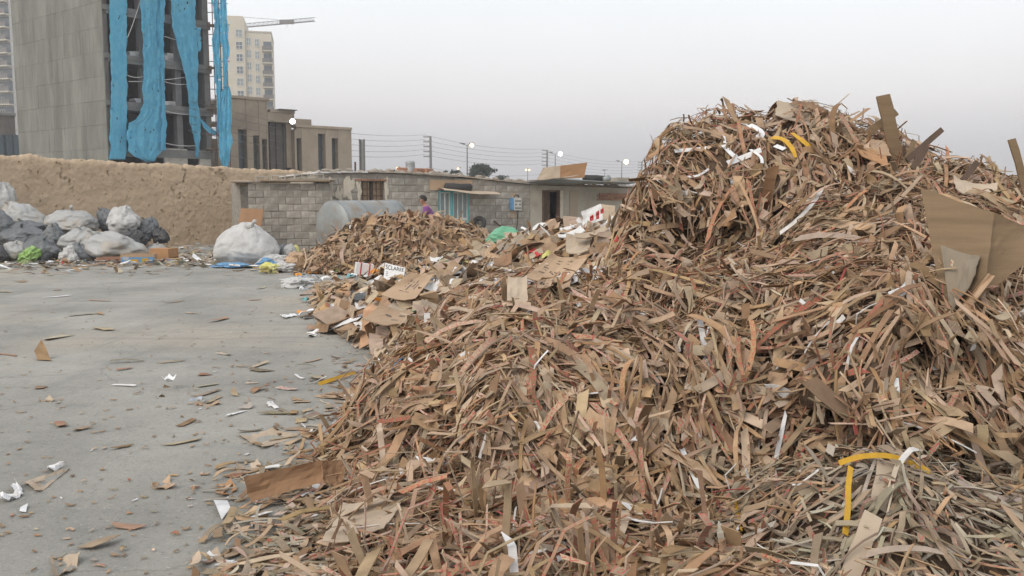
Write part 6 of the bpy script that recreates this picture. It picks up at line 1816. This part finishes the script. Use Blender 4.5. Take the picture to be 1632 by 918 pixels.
def bags():
    B = [  # left edge stack
        ('milky plastic bag at the very left on top of the stack', -2, 352, 58, 54, 24.6, 'clearbag', 1, .75),
        ('milky plastic bag, second from the left in the upper row', 40, 372, 66, 44, 24.3, 'clearbag', 2, .62),
        ('milky bag of tan waste in the middle of the upper row', 112, 374, 82, 36, 24.6, 'clearbag', 3, .55),
        ('white woven sack draped over dark bags below the mud wall', 197, 372, 48, 38, 24.8, 'sack', 4, .55),
        ('dark grey bag just behind the white woven sack', 172, 372, 30, 36, 25.1, 'greybag', 5, .55),
        ('grey bag to the right of the white woven sack', 232, 386, 40, 34, 25.2, 'greybag', 6, .3),
        ('small black bag at the right end of the bag row', 256, 388, 26, 22, 25.0, 'blackbag', 7, .2),
        ('dark grey bag lying lengthwise under the milky bags', 38, 396, 72, 32, 23.4, 'greybag', 8, .32),
        ('flat dark bag squeezed under the second milky bag', 44, 374, 56, 20, 23.8, 'greybag', 9, .62),
        ('dark bag at the left edge under the milky bags', 2, 374, 38, 34, 23.6, 'greybag', 10, .45),
        ('round dark grey bag low in the front row', 66, 420, 58, 34, 22.4, 'greybag', 11, 0),
        ('grey bag wedged between dark and translucent bags', 84, 394, 34, 32, 23.2, 'greybag', 12, .3),
        ('big translucent bag slumped low in the front', 178, 414, 92, 42, 22.8, 'clearbag', 13, 0),
        ('translucent bag leaning left of the slumped one', 126, 404, 58, 36, 23.2, 'clearbag', 14, .12),
        ('pale bag with pinkish rags in the front row', 24, 420, 44, 30, 22.2, 'clearbag', 15, 0),
        ('black bag cut off by the left edge low down', -6, 424, 34, 32, 21.8, 'blackbag', 16, 0),
        ('dark bag behind the translucent bags near the box', 212, 398, 44, 28, 24.2, 'blackbag', 17, .1),
        ('small dark bag low beside the pinkish rags', 128, 420, 40, 26, 22.4, 'greybag', 18, 0),
        ('pale crushed bag beside the carton at the right end', 250, 402, 36, 18, 24.4, 'clearbag', 19, 0),
        ('grey bag under the milky bag in the middle of the row', 150, 392, 60, 30, 24.4, 'greybag', 40, .0),
        ('dark bag at the bottom of the stack behind the lengthwise one', 12, 404, 60, 34, 24.2, 'blackbag', 41, .0),
    ]
    for lab, px, py, w, h, Y, m, sd, lift in B:
        # lift: bags resting on others
        s = Y / FPX
        zb = at(px, py, Y).z
        bag(lab, px, py, w * 1.06, h * 1.12, Y, m, sd, lift=max(0.0, zb if lift else 0.0), depth=.75, lean=.35 * math.sin(sd * 2.3), lump=.22)
    o = bag('lime green plastic bag in the front row of refuse bags', 46, 420, 26, 24, 21.9, 'limebag', 20, tie=False, lump=.7, lean=.4)
    bag('pinkish rag bundle in front of the dark round bag', 110, 418, 26, 26, 22.0, 'sack', 21, name='rag_bundle', cat='rags', tie=False, lump=.5)
    # large white sack on its own
    c = bag('very large white woven sack standing alone below the mud wall', 393, 411, 104, 68, 21.5, 'sack', 22, name='bulk_sack', cat='sack', lump=.10, taper=.38)
    # its printed marks
    body = [ch for ch in c.children if ch.name.startswith('body')][0]
    bag('white corner of sacking spread to the right of the large sack', 436, 411, 46, 20, 21.0, 'sack', 23, name='sacking', cat='sack', tie=False, lump=.5, depth=.5)
    bag('dark grey bag between the large white sack and the crumpled cartons', 450, 396, 22, 30, 22.0, 'greybag', 24, lift=.0)
    bag('pale grey crumpled bag right of the large white sack', 462, 400, 26, 32, 21.8, 'clearbag', 25, tie=False)
    bag('yellowish plastic container behind the crumpled bags', 471, 392, 14, 28, 22.3, 'yellowplas', 26, name='container', cat='container', tie=False, lump=.1)
    bag('brown crumpled paper bag at the left foot of the far heap', 472, 412, 34, 24, 20.9, 'card', 27, name='paper_bag', cat='bag', tie=False, lump=.45)
    bag('white crumpled plastic bag lying alone on the yard', 474, 460, 54, 17, 16.2, 'sack', 28, name='plastic_bag', tie=False, lump=.55, depth=.7)
    bag('white plastic bag behind the yellow one in the refuse', 452, 432, 36, 16, 19.4, 'sack', 29, name='plastic_bag', tie=False, lump=.5)
    bag('yellow plastic bag at the left end of the refuse', 430, 432, 32, 16, 19.2, 'yellowplas', 30, name='plastic_bag', tie=False, lump=.5)
    bag('blue plastic sheeting bunched in front of the large white sack', 372, 412, 60, 8, 20.6, 'blueplas', 31, name='plastic_sheeting', cat='plastic', tie=False, lump=.6, depth=.5)
    bag('blue plastic strands beside the large white sack', 425, 408, 30, 14, 20.7, 'blueplas', 32, name='plastic_sheeting', cat='plastic', tie=False, lump=.6, depth=.5)
    # green sack and its spill on the refuse heap
    zf = lambda px, py, Y: max(0, at(px, py, Y).z)
    bag('open green net sack lying on the refuse heap', 806, 392, 58, 30, 15.0, 'greenbag', 33, name='green_sack', cat='sack', tie=False, lift=zf(806, 392, 15), lump=.2)
    bag('pale shredded paper spilling from the green sack', 824, 394, 46, 24, 14.5, 'card_pale', 34, name='paper_spill', cat='paper', tie=False, lift=zf(824, 394, 14.5), lump=.6)
    bag('white rounded carton tub standing on the refuse heap', 864, 380, 34, 25, 13.8, 'white', 35, name='carton_tub', cat='tub', tie=False, lift=zf(864, 380, 13.8), lump=.08)
    bag('tan crushed box under the white rounded tub', 866, 396, 30, 20, 13.7, 'card_pale', 36, name='crushed_box', cat='box', tie=False, lift=zf(866, 396, 13.7), lump=.25)
    bag('orange plastic packaging in the refuse near the white carton', 602, 438, 24, 12, 17.4, 'orange', 37, name='plastic_packaging', cat='packaging', tie=False, lump=.5, lift=.1)
    bag('small orange wrapper beside the far heap foot', 500, 432, 14, 9, 19.0, 'orange', 38, name='plastic_packaging', cat='packaging', tie=False, lump=.5)
bags()

def box_thing(name, label, cat, px, pybase, Y, w, d, h, rz, m, lift=None, open_top=False, tilt=0.0):
    c = at(px, pybase, Y); z = max(0.0, c.z) if lift is None else lift
    root = empty(name, (c.x, Y, z), label, cat)
    M = Matrix.Translation((c.x, Y, z)) @ Matrix.Rotation(rz, 4, 'Z') @ Matrix.Rotation(tilt, 4, 'Y')
    t = .01
    def bx(nm, a, b, mm=m):
        mb = MB(); mb.box(a, b); mb.v = [tuple(M @ Vector(v)) for v in mb.v]; return mb.build(nm, MAT[mm], root)
    bx('side', (-w / 2, -d / 2, 0), (w / 2, -d / 2 + t, h)); bx('side', (-w / 2, d / 2 - t, 0), (w / 2, d / 2, h))
    bx('end', (-w / 2, -d / 2 + t, 0), (-w / 2 + t, d / 2 - t, h)); bx('end', (w / 2 - t, -d / 2 + t, 0), (w / 2, d / 2 - t, h))
    bx('bottom', (-w / 2 + t, -d / 2 + t, 0), (w / 2 - t, d / 2 - t, t))
    if not open_top:
        bx('flap', (-w / 2 + t, -d / 2 + t, h - t), (w / 2 - t, -.004, h - .001)); bx('flap', (-w / 2 + t, .004, h - t), (w / 2 - t, d / 2 - t, h - .001))
    return root, M
def boxes():
    r_, M = box_thing('printed_tray', 'blue and yellow printed carton tray before the refuse bags', 'tray', 222, 419, 21.9, .78, .4, .24, .22, 'card', 0, True)
    for (x0, x1, z0, z1, m) in ((-.38, .38, .01, .17, 'blueplas'), (-.16, .02, .04, .12, 'yellow'), (.1, .25, .06, .14, 'yellow'), (-.34, -.2, .1, .19, 'bluegrey')):
        mb = MB(); k = .004 if m == 'blueplas' else .008
        mb.box((x0, -.2 - k, z0), (x1, -.2 - .001 - (0 if m == 'blueplas' else .004), z1)); mb.v = [tuple(M @ Vector(v)) for v in mb.v]; mb.build('printed_mark', MAT[m], r_)
    box_thing('carton', 'closed tan carton at the right end of the refuse bags', 'carton', 262, 417, 22.6, .55, .42, .34, -.25, 'card_orange', 0)
    box_thing('crate', 'low dark red crate between the dark bag and printed tray', 'crate', 178, 421, 21.9, .6, .35, .16, .05, 'brick', 0, True)
    sheet4('leaning_board', 'orange brown board leaning on the enclosure doorway', 'board', [A(384, 332, 25.2), A(421, 333, 25.0), A(416, 362, 24.7), A(380, 362, 24.9)], MAT['card_dark'], .01, .02, 8, 8, .03, seed=80)
    r_, M = box_thing('white_carton', 'white carton with red straps in the refuse near the far heap', 'carton', 579, 437, 17.6, .34, .25, .22, .3, 'white', .12, False, .15)
    for x in (-.08, .09):
        mb = MB(); mb.box((x - .012, -.131, 0), (x + .012, .131, .226)); mb.v = [tuple(M @ Vector(v)) for v in mb.v]; mb.build('red_strap', MAT['red'], r_)
    # white carton with lettering
    o, S, n = sheet4('lettered_carton', 'white carton panel lettered SCLAREE in the refuse', 'carton', [A(614, 419, 13.3), A(646, 427, 13.2), A(643, 445, 13.0), A(611, 446, 13.0)], MAT['white'], .005, .01, 8, 8, .0, seed=81, wave=0)
    fc = bpy.data.curves.new('lettering', 'FONT'); fc.body = 'SCLAREE'; fc.size = 1.0; fc.extrude = 0.0
    tmp = bpy.data.objects.new('lettering', fc); C.objects.link(tmp)
    dg = bpy.context.evaluated_depsgraph_get()
    me = bpy.data.meshes.new_from_object(tmp.evaluated_get(dg)); bpy.data.objects.remove(tmp)
    xs = [v.co.x for v in me.vertices]; x0, x1 = min(xs), max(xs)
    sg = 1 if n.dot(Vector((0, 0, CAM_H)) - S(.5, .5)) > 0 else -1
    for v in me.vertices:
        a = .05 + .9 * (v.co.x - x0) / (x1 - x0); b = .36 - .28 * v.co.y / .72
        v.co = S(a, b) + n * sg * .009
    link('lettering', me, MAT['black'], o)
    marks(o, S, n, [(.1, .5, .2, .54), (.1, .6, .18, .64), (.1, .7, .2, .74)], MAT['ink'])
    # small cartons on the refuse edge
    box_thing('carton', 'open brown carton lying tipped at the refuse edge', 'carton', 553, 498, 11.9, .42, .3, .26, .4, 'card', .0, True, .35)
    box_thing('carton', 'small white box beside the tipped brown carton', 'carton', 600, 488, 11.8, .2, .16, .16, .8, 'white', .08, False, .3)
    box_thing('carton', 'pale crushed box left of the small white box', 'carton', 581, 494, 11.7, .22, .16, .14, -.3, 'card_pale', .05, False, .4)
    box_thing('medicine_box', 'small white and teal box on the refuse heap', 'carton', 764, 396, 14.6, .17, .12, .09, .3, 'white', None, False, .2)
    box_thing('medicine_box', 'small white box just right of the teal one', 'carton', 783, 405, 13.6, .2, .14, .07, -.4, 'white', None, False, .3)
    r_, M = box_thing('striped_box', 'white box with red stripes upright in the refuse heap', 'carton', 836, 412, 12.8, .24, .14, .19, .5, 'white', None, False, .5)
    for x in (-.09, .0, .09):
        mb = MB(); mb.box((x - .02, -.074, .01), (x + .02, -.0705, .18)); mb.v = [tuple(M @ Vector(v)) for v in mb.v]; mb.build('red_stripe', MAT['red'], r_)
    box_thing('yellow_box', 'yellow packet in the refuse right of the green sack', 'packet', 823, 402, 13.2, .2, .1, .06, .9, 'yellow', None, False, .5)
    box_thing('teal_packet', 'little teal packet below the striped box', 'packet', 836, 428, 11.2, .14, .1, .05, .7, 'teal', None, False, .4)
    sheet4('black_tray', 'dark grey plastic tray in the refuse edge', 'tray', onf4([(560, 462), (584, 466), (580, 476), (558, 474)], 0.13), MAT['blackbag'], .03, .01, 6, 6, .03, seed=82)
    sheet4('black_tray', 'black plastic tray right of the lettered carton', 'tray', onf4([(680, 441), (708, 439), (706, 449), (678, 449)], 0.13), MAT['blackbag'], .02, .01, 6, 6, .03, seed=83)
    sheet4('white_sheet', 'white torn sheet above the black tray in the refuse', 'sheet', onf4([(684, 408), (716, 404), (722, 412), (688, 416)], 0.13), MAT['white'], .04, .006, 8, 6, .06, seed=84)
    sheet4('white_sheet', 'pale torn sheet right of the tilted carton panel', 'sheet', onf4([(674, 448), (700, 444), (704, 464), (676, 470)], 0.13), MAT['white'], .04, .006, 8, 6, .08, seed=85)
    sheet4('white_sheet', 'long white sheet on the refuse left of centre', 'sheet', onf4([(695, 430), (738, 422), (742, 430), (698, 438)], 0.13), MAT['card_pale'], .04, .006, 8, 6, .06, seed=86)
    # rope tangle
    rnd = random.Random(3); mb = MB()
    c = gnd(528, 476)
    for k in range(26):
        pts = [c + Vector((rnd.gauss(0, .18), rnd.gauss(0, .22), rnd.uniform(.0, .30))) for _ in range(4)]
        pts = [Vector((p.x, p.y, max(.01, p.z))) for p in pts]
        mb.tube(pts, .012, 5)
    tag(mb.build('strap_tangle', MAT['card_pale']), 'tangle of pale straps at the left tip of the refuse', 'straps')
boxes()

# printed paper litter in the refuse strip on the yard, one object each
def refuse_papers():
    rnd = random.Random(12)
    mats = ['whitepaper', 'whitepaper', 'bluegrey', 'bluegrey', 'blueplas', 'card_pale', 'whitepaper', 'orange', 'teal', 'greybag', 'limebag', 'card']
    for k in range(120):
        px = rnd.uniform(470, 660); py = rnd.uniform(428, 472) if k < 70 else rnd.uniform(480, 545)
        if py > 480: px = rnd.uniform(478, 620)
        if py > 510: px = rnd.uniform(590, 650)
        p = gnd(px, py); z = float(FLD.z(p.x, p.y))
        p = on_field(px, py, lift=.01, y0=8, y1=19) if z > .02 else p
        s = rnd.uniform(.07, .22); a = rnd.uniform(0, 6.3)
        e1 = Vector((math.cos(a), math.sin(a), rnd.gauss(0, .25))) * s; e2 = Vector((-math.sin(a), math.cos(a), rnd.gauss(0, .25))) * s * rnd.uniform(.4, .9)
        c = p + Vector((0, 0, .03 + abs(e1.z) / 2 + abs(e2.z) / 2))
        m = rnd.choice(mats)
        lab = {'whitepaper': 'white paper', 'bluegrey': 'blue grey printed paper', 'blueplas': 'blue plastic', 'card_pale': 'pale cardboard', 'orange': 'orange wrapper', 'teal': 'teal wrapper', 'greybag': 'dark plastic', 'limebag': 'lime wrapper', 'card': 'tan cardboard'}[m]
        where = 'in the refuse strip before the far heap' if py < 450 else 'beyond the pale strap tangle' if py < 475 else 'at the left tip of the refuse' if px < 560 else 'at the refuse edge by the flat cartons'
        sheet4('paper_scrap', ('small ' if s < .13 else 'larger ') + lab + ' scrap ' + where, 'paper scrap', [c - e1 / 2 - e2 / 2, c + e1 / 2 - e2 / 2, c + e1 / 2 + e2 / 2, c - e1 / 2 + e2 / 2], MAT[m], .02, .003, 4, 4, .06, group='paper scraps in the refuse strip', seed=90 + k, wave=.02)
    # paper and plastic lying on the mixed heap
    mats2 = ['whitepaper', 'whitepaper', 'whitepaper', 'white', 'bluegrey', 'card_pale', 'clearbag', 'white', 'blueplas', 'red', 'yellowplas']
    nm = {'whitepaper': 'white paper sheet', 'white': 'off white board', 'bluegrey': 'blue grey printed sheet', 'card_pale': 'pale carton flap', 'clearbag': 'milky plastic film', 'blueplas': 'blue plastic piece', 'red': 'red printed packet', 'yellowplas': 'yellow plastic piece'}
    for k in range(140):
        px, py = rnd.uniform(560, 960), rnd.uniform(392, 462)
        if py < 392 + (700 - px) * .12: continue
        p = on_field(px, py, lift=0, y0=7.5, y1=18.5)
        if p.y > 18: continue
        p = p + (Vector((0, 0, CAM_H)) - p).normalized() * .12
        s = rnd.uniform(.10, .30); a = rnd.uniform(0, 6.3)
        e1 = Vector((math.cos(a), math.sin(a), rnd.gauss(0, .3))) * s; e2 = Vector((-math.sin(a), math.cos(a), rnd.gauss(0, .4) + .25)) * s * rnd.uniform(.4, .8)
        m = rnd.choice(mats2)
        where = 'left' if px < 680 else 'middle' if px < 820 else 'right'
        where2 = 'upper' if py < 415 else 'lower'
        sheet4('paper_sheet', ('small ' if s < .18 else 'larger ') + nm[m] + ' on the ' + where2 + ' ' + where + ' of the mixed refuse heap', 'paper' if 'paper' in nm[m] or 'sheet' in nm[m] else 'packaging',
               [p - e1 / 2 - e2 / 2, p + e1 / 2 - e2 / 2, p + e1 / 2 + e2 / 2, p - e1 / 2 + e2 / 2], MAT[m], .03, .003, 5, 5, .08, group='paper and packaging on the mixed refuse heap', seed=300 + k, wave=.03)
refuse_papers()

# ------------------------------------------------------------------ the person behind the far heap
def skin_mesh(name, verts, edges, radii, m, parent, sub=2, root_i=0):
    me = bpy.data.meshes.new(name)
    off = OFF[parent.name]
    me.from_pydata([Vector(v) for v in verts], edges, [])
    o = bpy.data.objects.new(name, me); C.objects.link(o); o.parent = parent
    me.materials.append(m)
    md = o.modifiers.new('skin', 'SKIN'); md.use_smooth_shade = True
    for i, r in enumerate(radii):
        me.skin_vertices[0].data[i].radius = r if isinstance(r, tuple) else (r, r)
        me.skin_vertices[0].data[i].use_root = (i == root_i)
    s = o.modifiers.new('sub', 'SUBSURF'); s.levels = sub; s.render_levels = sub
    OFF[o.name] = off
    return o
def make_person():
    base = at(690, 400, 21.7); base.z = 0
    root = empty('person', base, 'person in a purple shirt bending to work behind the far cardboard heap', 'person')
    # local coordinates: facing -x, leaning forward a little
    hip = (0, 0, .90)
    V = [hip, (-.04, 0, 1.08), (-.10, 0, 1.25), (-.15, 0, 1.37), (-.19, 0, 1.45), (-.235, 0, 1.53), (-.25, 0, 1.60)]
    Rr = [(.15, .12), (.135, .105), (.155, .11), (.13, .09), (.052, .052), (.08, .085), (.07, .075)]
    Ed = [(0, 1), (1, 2), (2, 3), (3, 4), (4, 5), (5, 6)]
    def chain(start, pts, rs):
        i0 = start
        for p, r in zip(pts, rs):
            V.append(p); Rr.append((r, r)); Ed.append((i0, len(V) - 1)); i0 = len(V) - 1
        return i0
    for s in (-1, 1):
        chain(0, [(0, s * .1, .84), (-.03, s * .11, .48), (.02, s * .11, .10), (-.04, s * .115, .05), (-.17, s * .125, .035)], [.088, .06, .042, .04, .03])
        w = chain(3, [(-.14, s * .18, 1.36), (-.20, s * .23, 1.10), (-.38, s * .16, 1.00)], [.055, .042, .030])
        pm = chain(w, [(-.43, s * .155, .985), (-.48, s * .15, .97)], [.032, .03])
        for f in range(4):
            y = s * (.15 + (f - 1.5) * .02)
            ln = (.055, .07, .066, .05)[f]
            chain(pm, [(-.495, y, .965), (-.495 - ln * .6, y, .945), (-.495 - ln * .75, y, .915)], [.0095, .009, .008])
        chain(w, [(-.425, s * .12, .98), (-.455, s * .105, .955), (-.475, s * .105, .94)], [.012, .011, .009])
    body = skin_mesh('body', V, Ed, Rr, MAT['skin'], root, 2)
    # face: nose, ear, eye, mouth
    fm = MB()
    fm.tube([(-.315, 0, 1.575), (-.345, 0, 1.545), (-.318, 0, 1.532)], [.010, .016, .012], 8); fm.v = [tuple(Vector(v) + base) for v in fm.v]; fm.build('nose', MAT['skin'], root, True)
    for s in (-1, 1):
        e = MB(); ring_mesh(e, Vector((-.235, s * .083, 1.56)), (0, 1, 0), .022, .009, 12, 6); e.v = [tuple(Vector(v) + base) for v in e.v]; e.build('ear', MAT['skin'], root, True)
        e = MB(); e.tube([(-.312, s * .034, 1.572), (-.322, s * .034, 1.572)], [.012, .006], 8); e.v = [tuple(Vector(v) + base) for v in e.v]; e.build('eye', MAT['hair'], root, True)
    e = MB(); e.tube([(-.318, -.025, 1.506), (-.325, 0, 1.504), (-.318, .025, 1.506)], .006, 6); e.v = [tuple(Vector(v) + base) for v in e.v]; e.build('mouth', MAT['brick'], root, True)
    # hair cap
    bm = bmesh.new(); bmesh.ops.create_icosphere(bm, subdivisions=4, radius=1)
    bmesh.ops.delete(bm, geom=[v for v in bm.verts if v.co.z < -.15 - .55 * (v.co.x) or (v.co.x < -.55 and v.co.z < .45)], context='VERTS')
    for v in bm.verts:
        k = 1 + .05 * fbm(v.co.x * 6, v.co.y * 6, v.co.z * 6)
        v.co = Vector((-.238 + v.co.x * .108 * k, v.co.y * .092 * k, 1.59 + v.co.z * .098 * k)) + base
    me = bpy.data.meshes.new('hair'); bm.to_mesh(me); bm.free()
    h = link('hair', me, MAT['hair'], root, True); md = h.modifiers.new('t', 'SOLIDIFY'); md.thickness = .012
    # shirt and trousers
    SV = [(.0, 0, .92), (-.04, 0, 1.08), (-.10, 0, 1.25), (-.15, 0, 1.37), (-.178, 0, 1.425)]
    SR = [(.172, .145), (.16, .13), (.175, .13), (.15, .108), (.066, .066)]
    SE = [(0, 1), (1, 2), (2, 3), (3, 4)]
    for s in (-1, 1):
        n = len(SV); SV += [(-.14, s * .19, 1.355), (-.185, s * .225, 1.17)]; SR += [(.075, .075), (.066, .066)]; SE += [(3, n), (n, n + 1)]
    skin_mesh('shirt', SV, SE, SR, MAT['shirt'], root, 2)
    TV = [(0, 0, .93)]; TR = [(.16, .13)]; TE = []
    for s in (-1, 1):
        n = len(TV); TV += [(0, s * .1, .83), (-.03, s * .11, .48), (.02, s * .11, .12)]; TR += [(.105, .105), (.082, .082), (.066, .066)]; TE += [(0, n), (n, n + 1), (n + 1, n + 2)]
    skin_mesh('trousers', TV, TE, TR, MAT['trousers'], root, 2)
make_person()

# ------------------------------------------------------------------ dusty evening air
def make_haze():
    mb = MB(); mb.box((-930, -230, -1.2), (930, 1430, 62))
    o = mb.build('haze', None)
    tag(o, 'thin pale dusty evening haze over the whole place', 'haze', kind='stuff')
    m = bpy.data.materials.new('haze'); m.use_nodes = True
    n, l = m.node_tree.nodes, m.node_tree.links
    n.remove(n['Principled BSDF'])
    v = n.new('ShaderNodeVolumePrincipled')
    v.inputs['Color'].default_value = (.93, .93, .95, 1); v.inputs['Density'].default_value = .0012
    l.new(v.outputs[0], n['Material Output'].inputs['Volume'])
    o.data.materials.append(m)
make_haze()
